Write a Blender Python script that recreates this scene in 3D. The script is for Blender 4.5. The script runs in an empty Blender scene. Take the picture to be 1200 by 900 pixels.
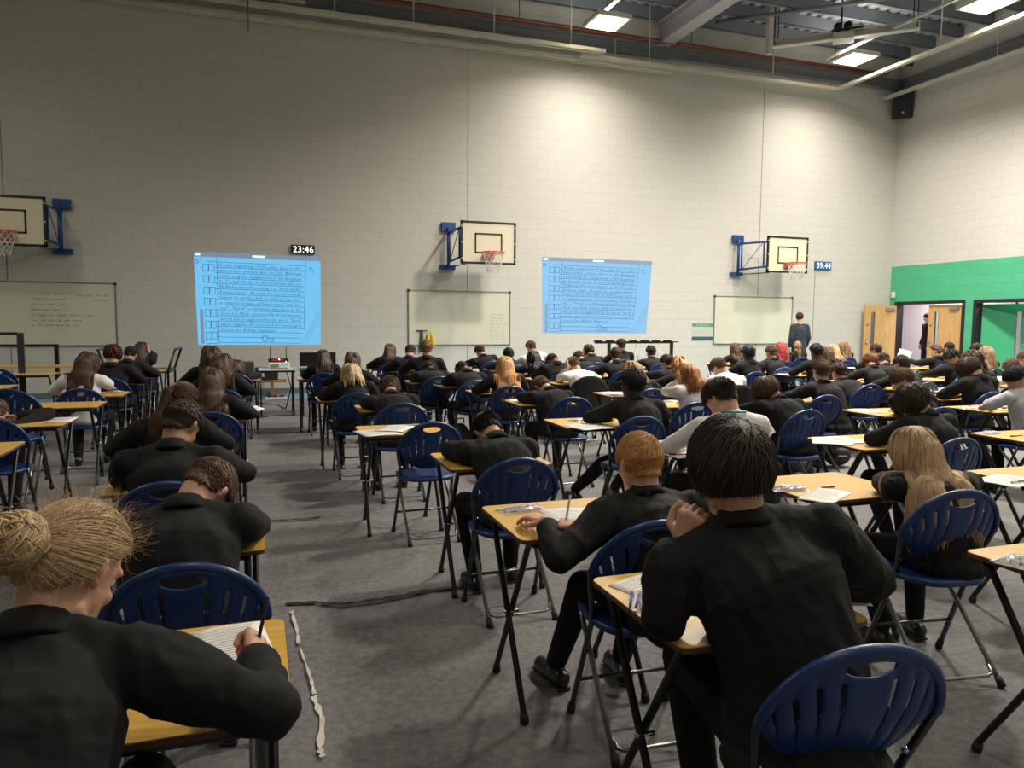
import bpy, bmesh, math, random
import numpy as np
from mathutils import Vector, Matrix, Euler
random.seed(7); RNG = np.random.default_rng(7)
C = bpy.context.scene.collection
PI = math.pi
R_ = math.radians

# ------------------------------------------------------------------ camera
F_PX = 870.0
CAM = Vector((0, 0, 1.5))
def cam_axes():
    y, p, r = R_(18.9), R_(4.8), R_(.4)
    fw = Vector((math.sin(y)*math.cos(p), math.cos(y)*math.cos(p), -math.sin(p)))
    rt = Vector((math.cos(y), -math.sin(y), 0)); up = rt.cross(fw)
    return math.cos(r)*rt + math.sin(r)*up, -math.sin(r)*rt + math.cos(r)*up, fw
RT, UP, FW = cam_axes()
def ray(x, y): return FW + RT*((x-600)/F_PX) + UP*(-(y-450)/F_PX)
def atY(x, y, Y): d = ray(x, y); return CAM + d*((Y-CAM.y)/d.y)
def atZ(x, y, Z): d = ray(x, y); return CAM + d*((Z-CAM.z)/d.z)
cam_d = bpy.data.cameras.new('camera'); cam = bpy.data.objects.new('camera', cam_d); C.objects.link(cam)
M = Matrix((RT, UP, -FW)).transposed().to_4x4(); M.translation = CAM
cam.matrix_world = M
cam_d.sensor_fit = 'HORIZONTAL'; cam_d.sensor_width = 36; cam_d.lens = F_PX/1200*36; cam_d.clip_start = .02; cam_d.clip_end = 100
bpy.context.scene.camera = cam
vs = bpy.context.scene.view_settings; bpy.context.scene.display_settings.display_device = 'sRGB'
vs.view_transform = 'Standard'; vs.look = 'None'; vs.gamma = 1; vs.use_curve_mapping = False; vs.exposure = 0.12

# ------------------------------------------------------------------ materials
MATS = {}
def mat(name, col, rough=.6, metal=0, spec=.5, var=0, vscale=8, bump=0, bscale=60, emit=None, es=0, alpha=1, sheen=0, trans=0, attr=None, col2=None, coat=0):
    if name in MATS: return MATS[name]
    m = bpy.data.materials.new(name); m.use_nodes = True; MATS[name] = m
    nt = m.node_tree; b = nt.nodes['Principled BSDF']; L = nt.links
    b.inputs['Base Color'].default_value = (*col, 1); b.inputs['Roughness'].default_value = rough
    b.inputs['Metallic'].default_value = metal; b.inputs['Specular IOR Level'].default_value = spec
    b.inputs['Coat Weight'].default_value = coat
    tc = nt.nodes.new('ShaderNodeTexCoord')
    if var or col2:
        n = nt.nodes.new('ShaderNodeTexNoise'); n.inputs['Scale'].default_value = vscale; n.inputs['Detail'].default_value = 5
        L.new(tc.outputs['Object'], n.inputs['Vector'])
        r = nt.nodes.new('ShaderNodeValToRGB'); r.color_ramp.elements[0].position = .3; r.color_ramp.elements[1].position = .7
        c2 = col2 or tuple(min(1, c*(1+var)) for c in col); c1 = col if col2 else tuple(c*(1-var) for c in col)
        r.color_ramp.elements[0].color = (*c1, 1); r.color_ramp.elements[1].color = (*c2, 1)
        L.new(n.outputs['Fac'], r.inputs['Fac']); L.new(r.outputs['Color'], b.inputs['Base Color'])
    if attr:
        a = nt.nodes.new('ShaderNodeAttribute'); a.attribute_name = attr
        mx = nt.nodes.new('ShaderNodeMix'); mx.data_type = 'RGBA'; mx.blend_type = 'MULTIPLY'; mx.inputs[0].default_value = 1
        mx.inputs[6].default_value = (*col, 1); L.new(a.outputs['Color'], mx.inputs[7]); L.new(mx.outputs[2], b.inputs['Base Color'])
    if bump:
        n2 = nt.nodes.new('ShaderNodeTexNoise'); n2.inputs['Scale'].default_value = bscale; n2.inputs['Detail'].default_value = 4
        L.new(tc.outputs['Object'], n2.inputs['Vector'])
        bp = nt.nodes.new('ShaderNodeBump'); bp.inputs['Strength'].default_value = bump; bp.inputs['Distance'].default_value = .02
        L.new(n2.outputs['Fac'], bp.inputs['Height']); L.new(bp.outputs['Normal'], b.inputs['Normal'])
    if emit: b.inputs['Emission Color'].default_value = (*emit, 1); b.inputs['Emission Strength'].default_value = es
    if alpha < 1: b.inputs['Alpha'].default_value = alpha
    if sheen: b.inputs['Sheen Weight'].default_value = sheen; b.inputs['Sheen Roughness'].default_value = .5
    if trans: b.inputs['Transmission Weight'].default_value = trans
    return m

def block_mat(name, green=False, axis='X'):
    m = bpy.data.materials.new(name); m.use_nodes = True; nt = m.node_tree; L = nt.links; b = nt.nodes['Principled BSDF']
    tc = nt.nodes.new('ShaderNodeTexCoord'); sp = nt.nodes.new('ShaderNodeSeparateXYZ'); cb = nt.nodes.new('ShaderNodeCombineXYZ')
    L.new(tc.outputs['Object'], sp.inputs[0]); L.new(sp.outputs[axis], cb.inputs['X']); L.new(sp.outputs['Z'], cb.inputs['Y'])
    br = nt.nodes.new('ShaderNodeTexBrick'); br.inputs['Scale'].default_value = 1
    br.inputs['Brick Width'].default_value = .45; br.inputs['Row Height'].default_value = .225
    br.inputs['Mortar Size'].default_value = .006; br.inputs['Mortar Smooth'].default_value = .6; br.inputs['Bias'].default_value = 0
    wall = (.54, .53, .49); w2 = (.55, .54, .50)
    br.inputs['Color1'].default_value = (*wall, 1); br.inputs['Color2'].default_value = (*w2, 1); br.inputs['Mortar'].default_value = (.46, .45, .415, 1)
    L.new(cb.outputs[0], br.inputs['Vector'])
    src = br.outputs['Color']
    if green:
        # two paint colours, the lower band green up to 3.07 m
        br2 = nt.nodes.new('ShaderNodeTexBrick'); br2.inputs['Scale'].default_value = 1
        for k in ('Brick Width', 'Row Height', 'Mortar Size', 'Mortar Smooth', 'Bias'): br2.inputs[k].default_value = br.inputs[k].default_value
        br2.inputs['Color1'].default_value = (.075, .40, .225, 1); br2.inputs['Color2'].default_value = (.08, .42, .235, 1); br2.inputs['Mortar'].default_value = (.045, .36, .17, 1)
        L.new(cb.outputs[0], br2.inputs['Vector'])
        gt = nt.nodes.new('ShaderNodeMath'); gt.operation = 'LESS_THAN'; gt.inputs[1].default_value = 3.07; L.new(sp.outputs['Z'], gt.inputs[0])
        mx = nt.nodes.new('ShaderNodeMix'); mx.data_type = 'RGBA'; L.new(gt.outputs[0], mx.inputs[0]); L.new(src, mx.inputs[6]); L.new(br2.outputs['Color'], mx.inputs[7]); src = mx.outputs[2]
    L.new(src, b.inputs['Base Color']); b.inputs['Roughness'].default_value = .7; b.inputs['Specular IOR Level'].default_value = .25
    n = nt.nodes.new('ShaderNodeTexNoise'); n.inputs['Scale'].default_value = 30; L.new(tc.outputs['Object'], n.inputs['Vector'])
    ad = nt.nodes.new('ShaderNodeMath'); ad.operation = 'MULTIPLY_ADD'; ad.inputs[1].default_value = -1; 
    mu = nt.nodes.new('ShaderNodeMath'); mu.operation = 'MULTIPLY'; mu.inputs[1].default_value = .25; L.new(n.outputs['Fac'], mu.inputs[0])
    L.new(br.outputs['Fac'], ad.inputs[0]); L.new(mu.outputs[0], ad.inputs[2])
    bp = nt.nodes.new('ShaderNodeBump'); bp.inputs['Strength'].default_value = .5; bp.inputs['Distance'].default_value = .006
    L.new(ad.outputs[0], bp.inputs['Height']); L.new(bp.outputs['Normal'], b.inputs['Normal'])
    return m

def wood_mat(name, c1, c2, scale=1.0, axis=(1, 12, 12), rough=.4):
    m = bpy.data.materials.new(name); m.use_nodes = True; nt = m.node_tree; L = nt.links; b = nt.nodes['Principled BSDF']
    tc = nt.nodes.new('ShaderNodeTexCoord'); mp = nt.nodes.new('ShaderNodeMapping'); mp.inputs['Scale'].default_value = axis
    L.new(tc.outputs['Object'], mp.inputs[0]); n = nt.nodes.new('ShaderNodeTexNoise'); n.inputs['Scale'].default_value = 3*scale; n.inputs['Detail'].default_value = 6
    n.inputs['Distortion'].default_value = .6
    L.new(mp.outputs[0], n.inputs['Vector']); r = nt.nodes.new('ShaderNodeValToRGB')
    r.color_ramp.elements[0].position = .35; r.color_ramp.elements[1].position = .65
    r.color_ramp.elements[0].color = (*c1, 1); r.color_ramp.elements[1].color = (*c2, 1)
    L.new(n.outputs['Fac'], r.inputs[0]); L.new(r.outputs[0], b.inputs['Base Color']); b.inputs['Roughness'].default_value = rough
    return m

# ------------------------------------------------------------------ mesh helpers
def link(name, me, m=None, parent=None):
    o = bpy.data.objects.new(name, me); C.objects.link(o)
    if m is not None and not me.materials: me.materials.append(m)
    if parent: o.parent = parent
    return o
def tag(o, label=None, cat=None, group=None, kind=None):
    if label: o['label'] = label
    if cat: o['category'] = cat
    if group: o['group'] = group
    if kind: o['kind'] = kind
    return o
def empty(name, loc=(0, 0, 0), rz=0):
    o = bpy.data.objects.new(name, None); C.objects.link(o); o.location = loc; o.rotation_euler = (0, 0, rz); o.empty_display_size = .1
    return o
def mesh(verts, faces, smooth=False, name='mesh'):
    me = bpy.data.meshes.new(name); me.from_pydata([tuple(v) for v in verts], [], faces); me.update()
    if smooth: me.polygons.foreach_set('use_smooth', [True]*len(me.polygons))
    return me
class MB:
    """collects shapes into one mesh"""
    def __init__(s): s.v = []; s.f = []; s.sm = []
    def add(s, v, f, sm=False):
        b = len(s.v); s.v += [tuple(q) for q in v]; s.f += [tuple(b+i for i in q) for q in f]; s.sm += [sm]*len(f); return s
    def box(s, lo, hi, mtx=None):
        x0, y0, z0 = lo; x1, y1, z1 = hi
        v = [Vector(q) for q in ((x0,y0,z0),(x1,y0,z0),(x1,y1,z0),(x0,y1,z0),(x0,y0,z1),(x1,y0,z1),(x1,y1,z1),(x0,y1,z1))]
        if mtx: v = [mtx @ q for q in v]
        return s.add(v, [(0,3,2,1),(4,5,6,7),(0,1,5,4),(1,2,6,5),(2,3,7,6),(3,0,4,7)])
    def tube(s, pts, r, n=8, cap=True, closed=False):
        pts = [Vector(p) for p in pts]; k = len(pts); rs = r if isinstance(r, (list, tuple)) else [r]*k
        v = []; prev = None
        for i, p in enumerate(pts):
            a = pts[(i-1) % k] if (closed or i) else p; b = pts[(i+1) % k] if (closed or i < k-1) else p
            t = (b-a).normalized()
            if prev is None:
                u = t.orthogonal().normalized()
            else:
                u = (prev - t*prev.dot(t)); u = u.normalized() if u.length > 1e-6 else t.orthogonal().normalized()
            prev = u; w = t.cross(u)
            for j in range(n):
                an = 2*PI*j/n; v.append(p + (u*math.cos(an) + w*math.sin(an))*rs[i])
        f = []
        for i in range(k if closed else k-1):
            i2 = (i+1) % k
            for j in range(n): f.append((i*n+j, i*n+(j+1) % n, i2*n+(j+1) % n, i2*n+j))
        if cap and not closed: f.append(tuple(range(n))[::-1]); f.append(tuple((k-1)*n+j for j in range(n)))
        return s.add(v, f, True)
    def cone(s, a, b, ra, rb, n=16, ends=True):
        return s.tube([a, b], [ra, rb], n, ends)
    def ell(s, c, r, mtx=None, nu=12, nv=8):
        c = Vector(c); v = []
        for i in range(nv+1):
            th = PI*i/nv
            for j in range(nu):
                ph = 2*PI*j/nu; q = Vector((r[0]*math.sin(th)*math.cos(ph), r[1]*math.sin(th)*math.sin(ph), r[2]*math.cos(th)))
                if mtx: q = mtx @ q
                v.append(c+q)
        f = [(i*nu+j, (i+1)*nu+j, (i+1)*nu+(j+1) % nu, i*nu+(j+1) % nu) for i in range(nv) for j in range(nu)]
        return s.add(v, f, True)
    def cap2(s, a, b, ra, rb, n=10):
        """tapered capsule"""
        a = Vector(a); b = Vector(b); d = (b-a); L = d.length
        if L < 1e-5: return s.ell(a, (ra, ra, ra))
        t = d/L; u = t.orthogonal().normalized(); w = t.cross(u); v = []; rings = []
        for q in range(4): th = PI/2*q/4; rings.append((a - t*ra*math.cos(th), max(ra*math.sin(th), 1e-4)))
        rings.append((a, ra)); rings.append((b, rb))
        for q in range(3, -1, -1): th = PI/2*q/4; rings.append((b + t*rb*math.cos(th), max(rb*math.sin(th), 1e-4)))
        for c, r in rings:
            for j in range(n): an = 2*PI*j/n; v.append(c + (u*math.cos(an)+w*math.sin(an))*r)
        k = len(rings); f = [(i*n+j, i*n+(j+1) % n, (i+1)*n+(j+1) % n, (i+1)*n+j) for i in range(k-1) for j in range(n)]
        f.append(tuple(range(n))[::-1]); f.append(tuple((k-1)*n+j for j in range(n)))
        return s.add(v, f, True)
    def chain(s, pts, rs, n=10):
        for i in range(len(pts)-1): s.cap2(pts[i], pts[i+1], rs[i], rs[i+1], n)
        return s
    def me(s, name='mesh'):
        m = bpy.data.meshes.new(name); m.from_pydata(s.v, [], s.f); m.polygons.foreach_set('use_smooth', s.sm); m.update(); return m
    def build(s, name, m, parent=None, bevel=0):
        o = link(name, s.me(name), m, parent)
        if bevel:
            bv = o.modifiers.new('b', 'BEVEL'); bv.width = bevel; bv.segments = 2; bv.limit_method = 'ANGLE'
        return o
def voxel(mb, vox, smooth=4, keep=None, name='mesh', ratio=None):
    """fuse overlapping shapes into one continuous skin"""
    me = mb.me(name); o = bpy.data.objects.new('tmp', me); C.objects.link(o)
    r = o.modifiers.new('r', 'REMESH'); r.mode = 'VOXEL'; r.voxel_size = vox; r.use_smooth_shade = True
    if smooth:
        sm = o.modifiers.new('s', 'SMOOTH'); sm.factor = .5; sm.iterations = smooth
    if ratio:
        d = o.modifiers.new('d', 'DECIMATE'); d.ratio = ratio
    dg = bpy.context.evaluated_depsgraph_get(); out = bpy.data.meshes.new_from_object(o.evaluated_get(dg))
    bpy.data.objects.remove(o); bpy.data.meshes.remove(me)
    out.polygons.foreach_set('use_smooth', [True]*len(out.polygons)); out.name = name
    return out
def join_me(a, b):
    bm = bmesh.new(); bm.from_mesh(a); bm.from_mesh(b); bm.to_mesh(a); bm.free(); bpy.data.meshes.remove(b); return a
def children(o): return [c for c in KIDS.get(o.name, [])]
KIDS = {}
def reg(o):
    for ch in [q for q in bpy.data.objects if q.parent == o]: KIDS.setdefault(o.name, []).append(ch); reg(ch)
def copy_tree(o, parent=None):
    c = o.copy(); C.objects.link(c); c.parent = parent
    for k in ('label',):
        if k in c: del c[k]
    for ch in KIDS.get(o.name, []): copy_tree(ch, c)
    return c
def copy_tree_keep(o, parent=None):
    c = o.copy(); C.objects.link(c); c.parent = parent
    for ch in KIDS.get(o.name, []): copy_tree_keep(ch, c)
    return c
def struct(name, mb, m, **k): return tag(mb.build(name, m, **k), kind='structure')
def font_mesh(txt, size, name='lettering', shear=0, space=1.0, res=2, ext=0.0, off=0.0):
    cu = bpy.data.curves.new('txt', 'FONT'); cu.body = txt; cu.size = size; cu.shear = shear; cu.space_character = space; cu.resolution_u = res; cu.extrude = ext; cu.offset = off
    o = bpy.data.objects.new('tmp', cu); C.objects.link(o)
    dg = bpy.context.evaluated_depsgraph_get(); me = bpy.data.meshes.new_from_object(o.evaluated_get(dg)); bpy.data.objects.remove(o); me.name = name
    return me
# ------------------------------------------------------------------ the room
XR, YF, XL, YB, ZC = 16.5, 16.1, -9.0, -4.0, 8.8
m_wall = block_mat('painted blockwork'); m_wallY = block_mat('painted blockwork with green band', True, 'Y'); m_wallY2 = block_mat('painted blockwork side', False, 'Y')
m_paint = mat('grey steel paint', (.18, .19, .20), .5, 0, .4)
m_purlin = mat('galvanised purlin', (.20, .225, .26), .5, .15)
m_white_steel = mat('white steel', (.55, .54, .50), .45)
m_black = mat('black steel', (.012, .012, .013), .38, .3)
m_blacksat = mat('black satin plastic', (.015, .015, .017), .45)
m_chrome = mat('chrome', (.55, .55, .56), .22, 1)
m_rubber = mat('rubber', (.02, .02, .02), .8)
def carpet_mat():
    m = bpy.data.materials.new('needle felt carpet'); m.use_nodes = True; nt = m.node_tree; L = nt.links; b = nt.nodes['Principled BSDF']
    tc = nt.nodes.new('ShaderNodeTexCoord')
    n = nt.nodes.new('ShaderNodeTexNoise'); n.inputs['Scale'].default_value = 160; n.inputs['Detail'].default_value = 6; n.inputs['Roughness'].default_value = .75
    n2 = nt.nodes.new('ShaderNodeTexNoise'); n2.inputs['Scale'].default_value = 1.3; n2.inputs['Detail'].default_value = 4
    n3 = nt.nodes.new('ShaderNodeTexNoise'); n3.inputs['Scale'].default_value = 28; n3.inputs['Detail'].default_value = 5
    for q in (n, n2, n3): L.new(tc.outputs['Object'], q.inputs['Vector'])
    r = nt.nodes.new('ShaderNodeValToRGB'); r.color_ramp.elements[0].position = .36; r.color_ramp.elements[1].position = .66
    r.color_ramp.elements[0].color = (.085, .084, .084, 1); r.color_ramp.elements[1].color = (.26, .255, .25, 1)
    ad = nt.nodes.new('ShaderNodeMath'); ad.operation = 'MULTIPLY_ADD'; ad.inputs[1].default_value = .30; L.new(n3.outputs['Fac'], ad.inputs[0])
    a2 = nt.nodes.new('ShaderNodeMath'); a2.operation = 'MULTIPLY_ADD'; a2.inputs[1].default_value = .18; L.new(n2.outputs['Fac'], a2.inputs[0])
    mu = nt.nodes.new('ShaderNodeMath'); mu.operation = 'MULTIPLY'; mu.inputs[1].default_value = .52; L.new(n.outputs['Fac'], mu.inputs[0])
    L.new(mu.outputs[0], ad.inputs[2]); L.new(ad.outputs[0], a2.inputs[2]); L.new(a2.outputs[0], r.inputs[0]); L.new(r.outputs[0], b.inputs['Base Color'])
    b.inputs['Roughness'].default_value = .95; b.inputs['Specular IOR Level'].default_value = .15
    bp = nt.nodes.new('ShaderNodeBump'); bp.inputs['Strength'].default_value = .5; bp.inputs['Distance'].default_value = .004; L.new(n.outputs['Fac'], bp.inputs['Height']); L.new(bp.outputs[0], b.inputs['Normal'])
    return m
m_carpet = carpet_mat()
m_sport = mat('blue sports floor', (.17, .30, .38), .45, var=.06)
struct('floor', MB().box((XL-.2, YB-.2, -.12), (XR+4, YF+.3, -.02)), m_sport)
# carpet lengths laid across the hall, with slack ripples and loose seams
seams = [-3.9, -1.9, .15, 2.05, 4.0, 5.73, 7.3, 9.3, 11.1, 12.45, 14.2]
rr = random.Random(3)
for i in range(len(seams)-1):
    y0, y1 = seams[i], seams[i+1]
    nx, ny = 170, 46; v = []
    k1, k2, ph = rr.uniform(7, 10), rr.uniform(13, 19), rr.uniform(0, 6)
    for b in range(ny+1):
        for a in range(nx+1):
            x = XL+.02 + (XR-XL-.04)*a/nx if a < 2 or a > nx-2 else XL+.02+(XR-XL-.04)*a/nx
            t = b/ny; y = y0 + (y1-y0)*t
            near = math.exp(-((x-.6)/1.1)**2)                           # slack lies in the open gangway
            rip = .5+.5*math.sin(y*k2 + 1.5*math.sin(x*1.9+ph) + ph); rip = rip**3
            rip2 = .5+.5*math.sin(y*k1 + 1.1*math.sin(x*2.7+1.3*ph)); rip2 = rip2**4
            far = min(1, max(0, (y-3.6)/2.5))
            z = near*(rip*.019*(.25+.75*far) + rip2*.016*(.35+.65*far))
            ed = math.exp(-(1-t)*(y1-y0)/.05)*(.012+.022*near*(.5+.5*math.sin(x*4.3+ph)))   # far edge curls over the next length
            ed0 = math.exp(-t*(y1-y0)/.05)*.004*(1+math.sin(x*3.1+ph))
            yo = .03*math.sin(x*.9+ph)*(1 if b in (0,) else 0) + (.05*math.sin(x*.9+ph+1.2)+.04 if b == ny else 0)
            v.append((x, y+yo, z*(1-.7*math.exp(-t*8)) + ed*(1 if b > ny-4 else .6) + ed0))
    f = [(b*(nx+1)+a, b*(nx+1)+a+1, (b+1)*(nx+1)+a+1, (b+1)*(nx+1)+a) for b in range(ny) for a in range(nx)]
    o = link('floor', mesh(v, f, True), m_carpet); tag(o, kind='structure')
    so = o.modifiers.new('s', 'SOLIDIFY'); so.thickness = .006; so.offset = -1
struct('wall_far', MB().box((XL-.2, YF, -.1), (XR+.2, YF+.2, ZC+.3)), m_wall)
struct('wall_left', MB().box((XL-.2, YB, -.1), (XL, YF, ZC+.3)), m_wallY2)
struct('wall_back', MB().box((XL-.2, YB-.2, -.1), (XR+.2, YB, ZC+.3)), m_wall)
# right wall with its two door openings
D1, D2 = (13.83, 15.87), (11.5, 13.5)
w = MB(); DH = 2.06
w.box((XR, D1[1], -.1), (XR+.2, YF, ZC+.3)); w.box((XR, D1[0], DH), (XR+.2, D1[1], ZC+.3)); w.box((XR, D2[1], -.1), (XR+.2, D1[0], ZC+.3))
w.box((XR, D2[0], DH), (XR+.2, D2[1], ZC+.3)); w.box((XR, YB, -.1), (XR+.2, D2[0], ZC+.3))
struct('wall_right', w, m_wallY)
# movement joints in the blockwork
m_joint = mat('mastic', (.20, .19, .17), .8)
for i, X in enumerate((-4.35, 4.45, 12.15)):
    struct('trim_%d' % (i+1), MB().box((X-.008, YF-.004, 0 if X != 4.45 else 0), (X+.008, YF+.01, 7.4)), m_joint)
struct('trim_4', MB().box((13.92, YF-.004, 0), (13.934, YF+.01, 2.85)), m_joint)
struct('baseboard_far', MB().box((XL, YF-.02, 0), (XR-.02, YF, .09)), mat('skirting blue grey', (.10, .16, .19), .5))
# ceiling deck: trapezoidal steel sheet
v = []; f = []; x = XL-.2; prof = []
while x < XR+.2: prof += [(x, 0), (x+.14, 0), (x+.18, .07), (x+.28, .07)]; x += .32
for px_, pz in prof: v += [(px_, YB-.2, ZC+pz), (px_, YF+.3, ZC+pz)]
f = [(2*i, 2*i+1, 2*i+3, 2*i+2) for i in range(len(prof)-1)]
m_deck = mat('ribbed ceiling deck', (.42, .425, .43), .5, .1)
o = link('ceiling', mesh(v, f), m_deck); tag(o, kind='structure'); so = o.modifiers.new('s', 'SOLIDIFY'); so.thickness = .02; so.offset = 1
y = 15.88
k = 0
while y > 3:
    k += 1
    p = MB().box((XL, y-.05, ZC-.30), (XR-.01, y-.04, ZC-.005)).box((XL, y-.05, ZC-.30), (XR-.01, y+.03, ZC-.29)).box((XL, y-.05, ZC-.015), (XR-.01, y+.03, ZC-.005))
    struct('ceiling_purlin', p, m_purlin); y -= .80
# big rafter along the hall
def rafter(X, m): 
    p = MB().box((X-.17, YB, 7.98), (X+.17, YF-.01, 8.02)).box((X-.17, YB, 8.44), (X+.17, YF-.01, 8.48)).box((X-.02, YB, 8.0), (X+.02, YF-.01, 8.46))
    struct('ceiling_beam', p, m)
m_rafter = mat('pale rafter paint', (.42, .40, .42), .5)
rafter(9.15, m_rafter); rafter(1.2, m_rafter); rafter(-6, m_rafter)
struct('ceiling_edge_beam', MB().box((XL, YF-.16, 7.72), (XR, YF-.001, 7.76)).box((XL, YF-.16, 7.96), (XR, YF-.001, 7.99)).box((XL, YF-.09, 7.74), (XR, YF-.07, 7.98)), m_paint)
struct('ceiling_edge_beam', MB().box((XR-.16, YB, 7.72), (XR-.001, YF-.17, 7.76)).box((XR-.16, YB, 7.96), (XR-.001, YF-.17, 7.99)).box((XR-.09, YB, 7.74), (XR-.07, YF-.17, 7.98)), m_paint)
# sprinkler / gas pipe
m_pipe = mat('red oxide pipe', (.20, .055, .035), .45, .2)
e = empty('service_pipe', (0, 15.75, 8.1)); tag(e, 'red-brown service pipe running high along the projection wall', 'pipe')
def ck(name, mb, m, par, **k):
    """child part modelled in world space under an empty"""
    o = mb.build(name, m, **k); o.parent = par; o.matrix_parent_inverse = (Matrix.Translation(par.location) @ par.rotation_euler.to_matrix().to_4x4()).inverted(); return o
ck('pipe_run', MB().tube([(XL+.01, 15.75, 8.05), (15.3, 15.75, 7.98)], .045, 10), m_pipe, e)
ck('pipe_offset', MB().tube([(15.3, 15.75, 7.98), (15.62, 15.75, 8.0), (16.0, 15.75, 8.28), (16.25, 15.75, 8.34), (XR-.002, 15.75, 8.34)], .05, 10), mat('grey pipe', (.12, .10, .10), .5), e)
ck('pipe_collar', MB().tube([(15.22, 15.75, 7.98), (15.34, 15.75, 7.98)], .065, 12), mat('brass', (.35, .22, .08), .4, .7), e)
for X in (-2.5, 1.0, 3.3, 5.5, 7.6, 9.8, 12.0, 14.0):
    ck('hanger', MB().tube([(X, 15.75, 8.06), (X, 15.75, ZC)], .008, 6), m_black, e)
# division-net tracks
m_track = mat('cream track', (.62, .60, .50), .35, .1)
def track(name, label, runs, rods, m=m_track):
    e = empty(name, (*runs[0][0][:2], 7.4)); tag(e, label, 'track', 'net and curtain tracks below the roof')
    for (a, b, w_) in runs:
        a = Vector(a); b = Vector(b); d = (b-a).normalized(); n = Vector((-d.y, d.x, 0))*w_/2; v = []
        pr = [(-1, 0), (-1, .07), (1, .07), (1, 0), (.55, 0), (.55, .03), (-.55, .03), (-.55, 0)]
        for q in (a, b):
            for s_, z_ in pr: v.append(q + n*s_ + Vector((0, 0, z_)))
        f = [(i, (i+1) % 8, 8+(i+1) % 8, 8+i) for i in range(8)] + [tuple(range(8))[::-1], tuple(range(8, 16))]
        ck('rail', MB().add(v, f), m, e)
    for (x_, y_, z_) in rods: ck('drop_rod', MB().tube([(x_, y_, z_), (x_, y_, ZC)], .014, 6), m_white_steel, e)
    return e
track('net_track', 'long cream rail under the roof turning the corner above the hall doors', [((6.9, 15.6, 7.36), (13.95, 15.6, 7.36), .12), ((13.95, 15.66, 7.36), (13.95, 4, 7.36), .12)], [(8.6, 15.6, 7.43), (12.0, 15.6, 7.43), (13.95, 12.6, 7.43), (13.95, 10, 7.43), (13.95, 7, 7.43)])
track('net_track', 'cream rail hung closest to the side wall above the speaker', [((15.85, 16.0, 7.42), (15.85, 4, 7.42), .12)], [(15.85, 12.8, 7.49), (15.85, 9.5, 7.49), (15.85, 6, 7.49)])
track('net_track', 'upper cream rail with bright underside below the lamp over the middle wall', [((-8.5, 15.35, 7.40), (7.35, 15.35, 7.40), .16)], [(3.1, 15.35, 7.47), (4.8, 15.35, 7.47), (6.55, 15.35, 7.47), (-1.2, 15.35, 7.47)])
track('net_track', 'lower cream rail fixed along the top of the projection wall', [((-8.5, 15.92, 7.36), (9.4, 15.92, 7.36), .2)], [(1.6, 15.92, 7.43), (7.9, 15.92, 7.43), (-4, 15.92, 7.43)])
# track winch block, top left
e = empty('curtain_winch', (-.05, 15.35, 7.5)); tag(e, 'white winch block with a dangling cord at the end of the high rail', 'winch')
ck('housing', MB().box((-.22, 15.25, 7.5), (.05, 15.45, 7.72)), m_white_steel, e, bevel=.01); ck('cord', MB().tube([(-.05, 15.24, 7.5), (-.05, 15.24, 6.9)], .018, 6), mat('grey rope', (.2, .2, .19), .8), e)
ck('arm', MB().box((.05, 15.3, 7.55), (1.0, 15.4, 7.6)), m_white_steel, e)
# lamp trunking runs along the hall
for X in (6.9, 13.15, .6, -5.7):
    o = MB().box((X-.025, 3.5, 7.86), (X+.025, 15.1, 7.91)).build('lamp_trunking', m_white_steel)
    lab = {6.9: 'thin white conduit passing above the lamp over the central hoop', 13.15: 'thin white conduit carrying the two lamps nearer the hall doors', .6: 'thin white conduit below the roof above the gangway', -5.7: 'thin white conduit below the roof on the blackboard-rack side'}[X]
    if X == -5.7: lab = 'thin white conduit below the roof farthest from the hall doors'
    tag(o, lab, 'conduit')
# beam carrying a motor
a = atZ(905, 52, 7.9); b = atZ(1078, 30, 7.9); c = (a+b)/2; d = (b-a); ln = d.length; ang = math.atan2(d.y, d.x)
e = empty('motor_beam', (c.x, c.y, 7.8), ang); tag(e, 'white crossbar with a black motor hung under the roof by the corner lamp', 'hoist')
MB().box((-ln/2, -.09, .02), (ln/2, .09, .05)).box((-ln/2, -.09, .16), (ln/2, .09, .18)).box((-ln/2, -.012, .04), (ln/2, .012, .17)).build('crossbar', m_white_steel, e)
MB().box((-.22, -.2, -.03), (.22, .2, .12)).build('motor_plate', m_white_steel, e, bevel=.02)
mm = MB().tube([(-.12, -.16, .25), (-.12, .1, .25)], .09, 14).tube([(.08, -.16, .25), (.08, .1, .25)], .09, 14).box((-.25, -.05, .16), (.4, .05, .24)); mm.build('motor', m_black, e)
MB().tube([(-.05, 0, .3), (-.05, 0, 1.0)], .02, 8).build('rod', m_black, e)
for s in (-1, 1): MB().tube([(s*(ln/2-.05), -.07, .05), (s*(ln/2-.05), -.07, .98)], .012, 6).tube([(s*(ln/2-.12), .07, .05), (s*(ln/2-.12), .07, .98)], .012, 6).build('hanger', m_black, e)
# sloping brace tubes of the roof
for i, (p0, p1, lab) in enumerate([((10.2, 15.4, 8.45), (13.4, 12.6, 8.45), 'slim grey brace tube crossing the purlins behind the motor crossbar'), ((11.6, 13.2, 8.5), (14.6, 10.6, 8.4), 'grey brace tube above the lamp closest to the side wall'), ((4.9, 14.6, 8.45), (8.2, 11.6, 8.45), 'grey brace tube beside the big rafter over the central lamp')]):
    o = MB().tube([p0, p1], .045, 8).build('roof_brace', m_purlin); tag(o, lab, 'brace')
o = MB().box((11.12, 14.65, 7.62), (11.24, 14.77, ZC)).build('roof_post', m_white_steel); tag(o, 'white vertical hanger post by the end of the motor crossbar', 'post')

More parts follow.
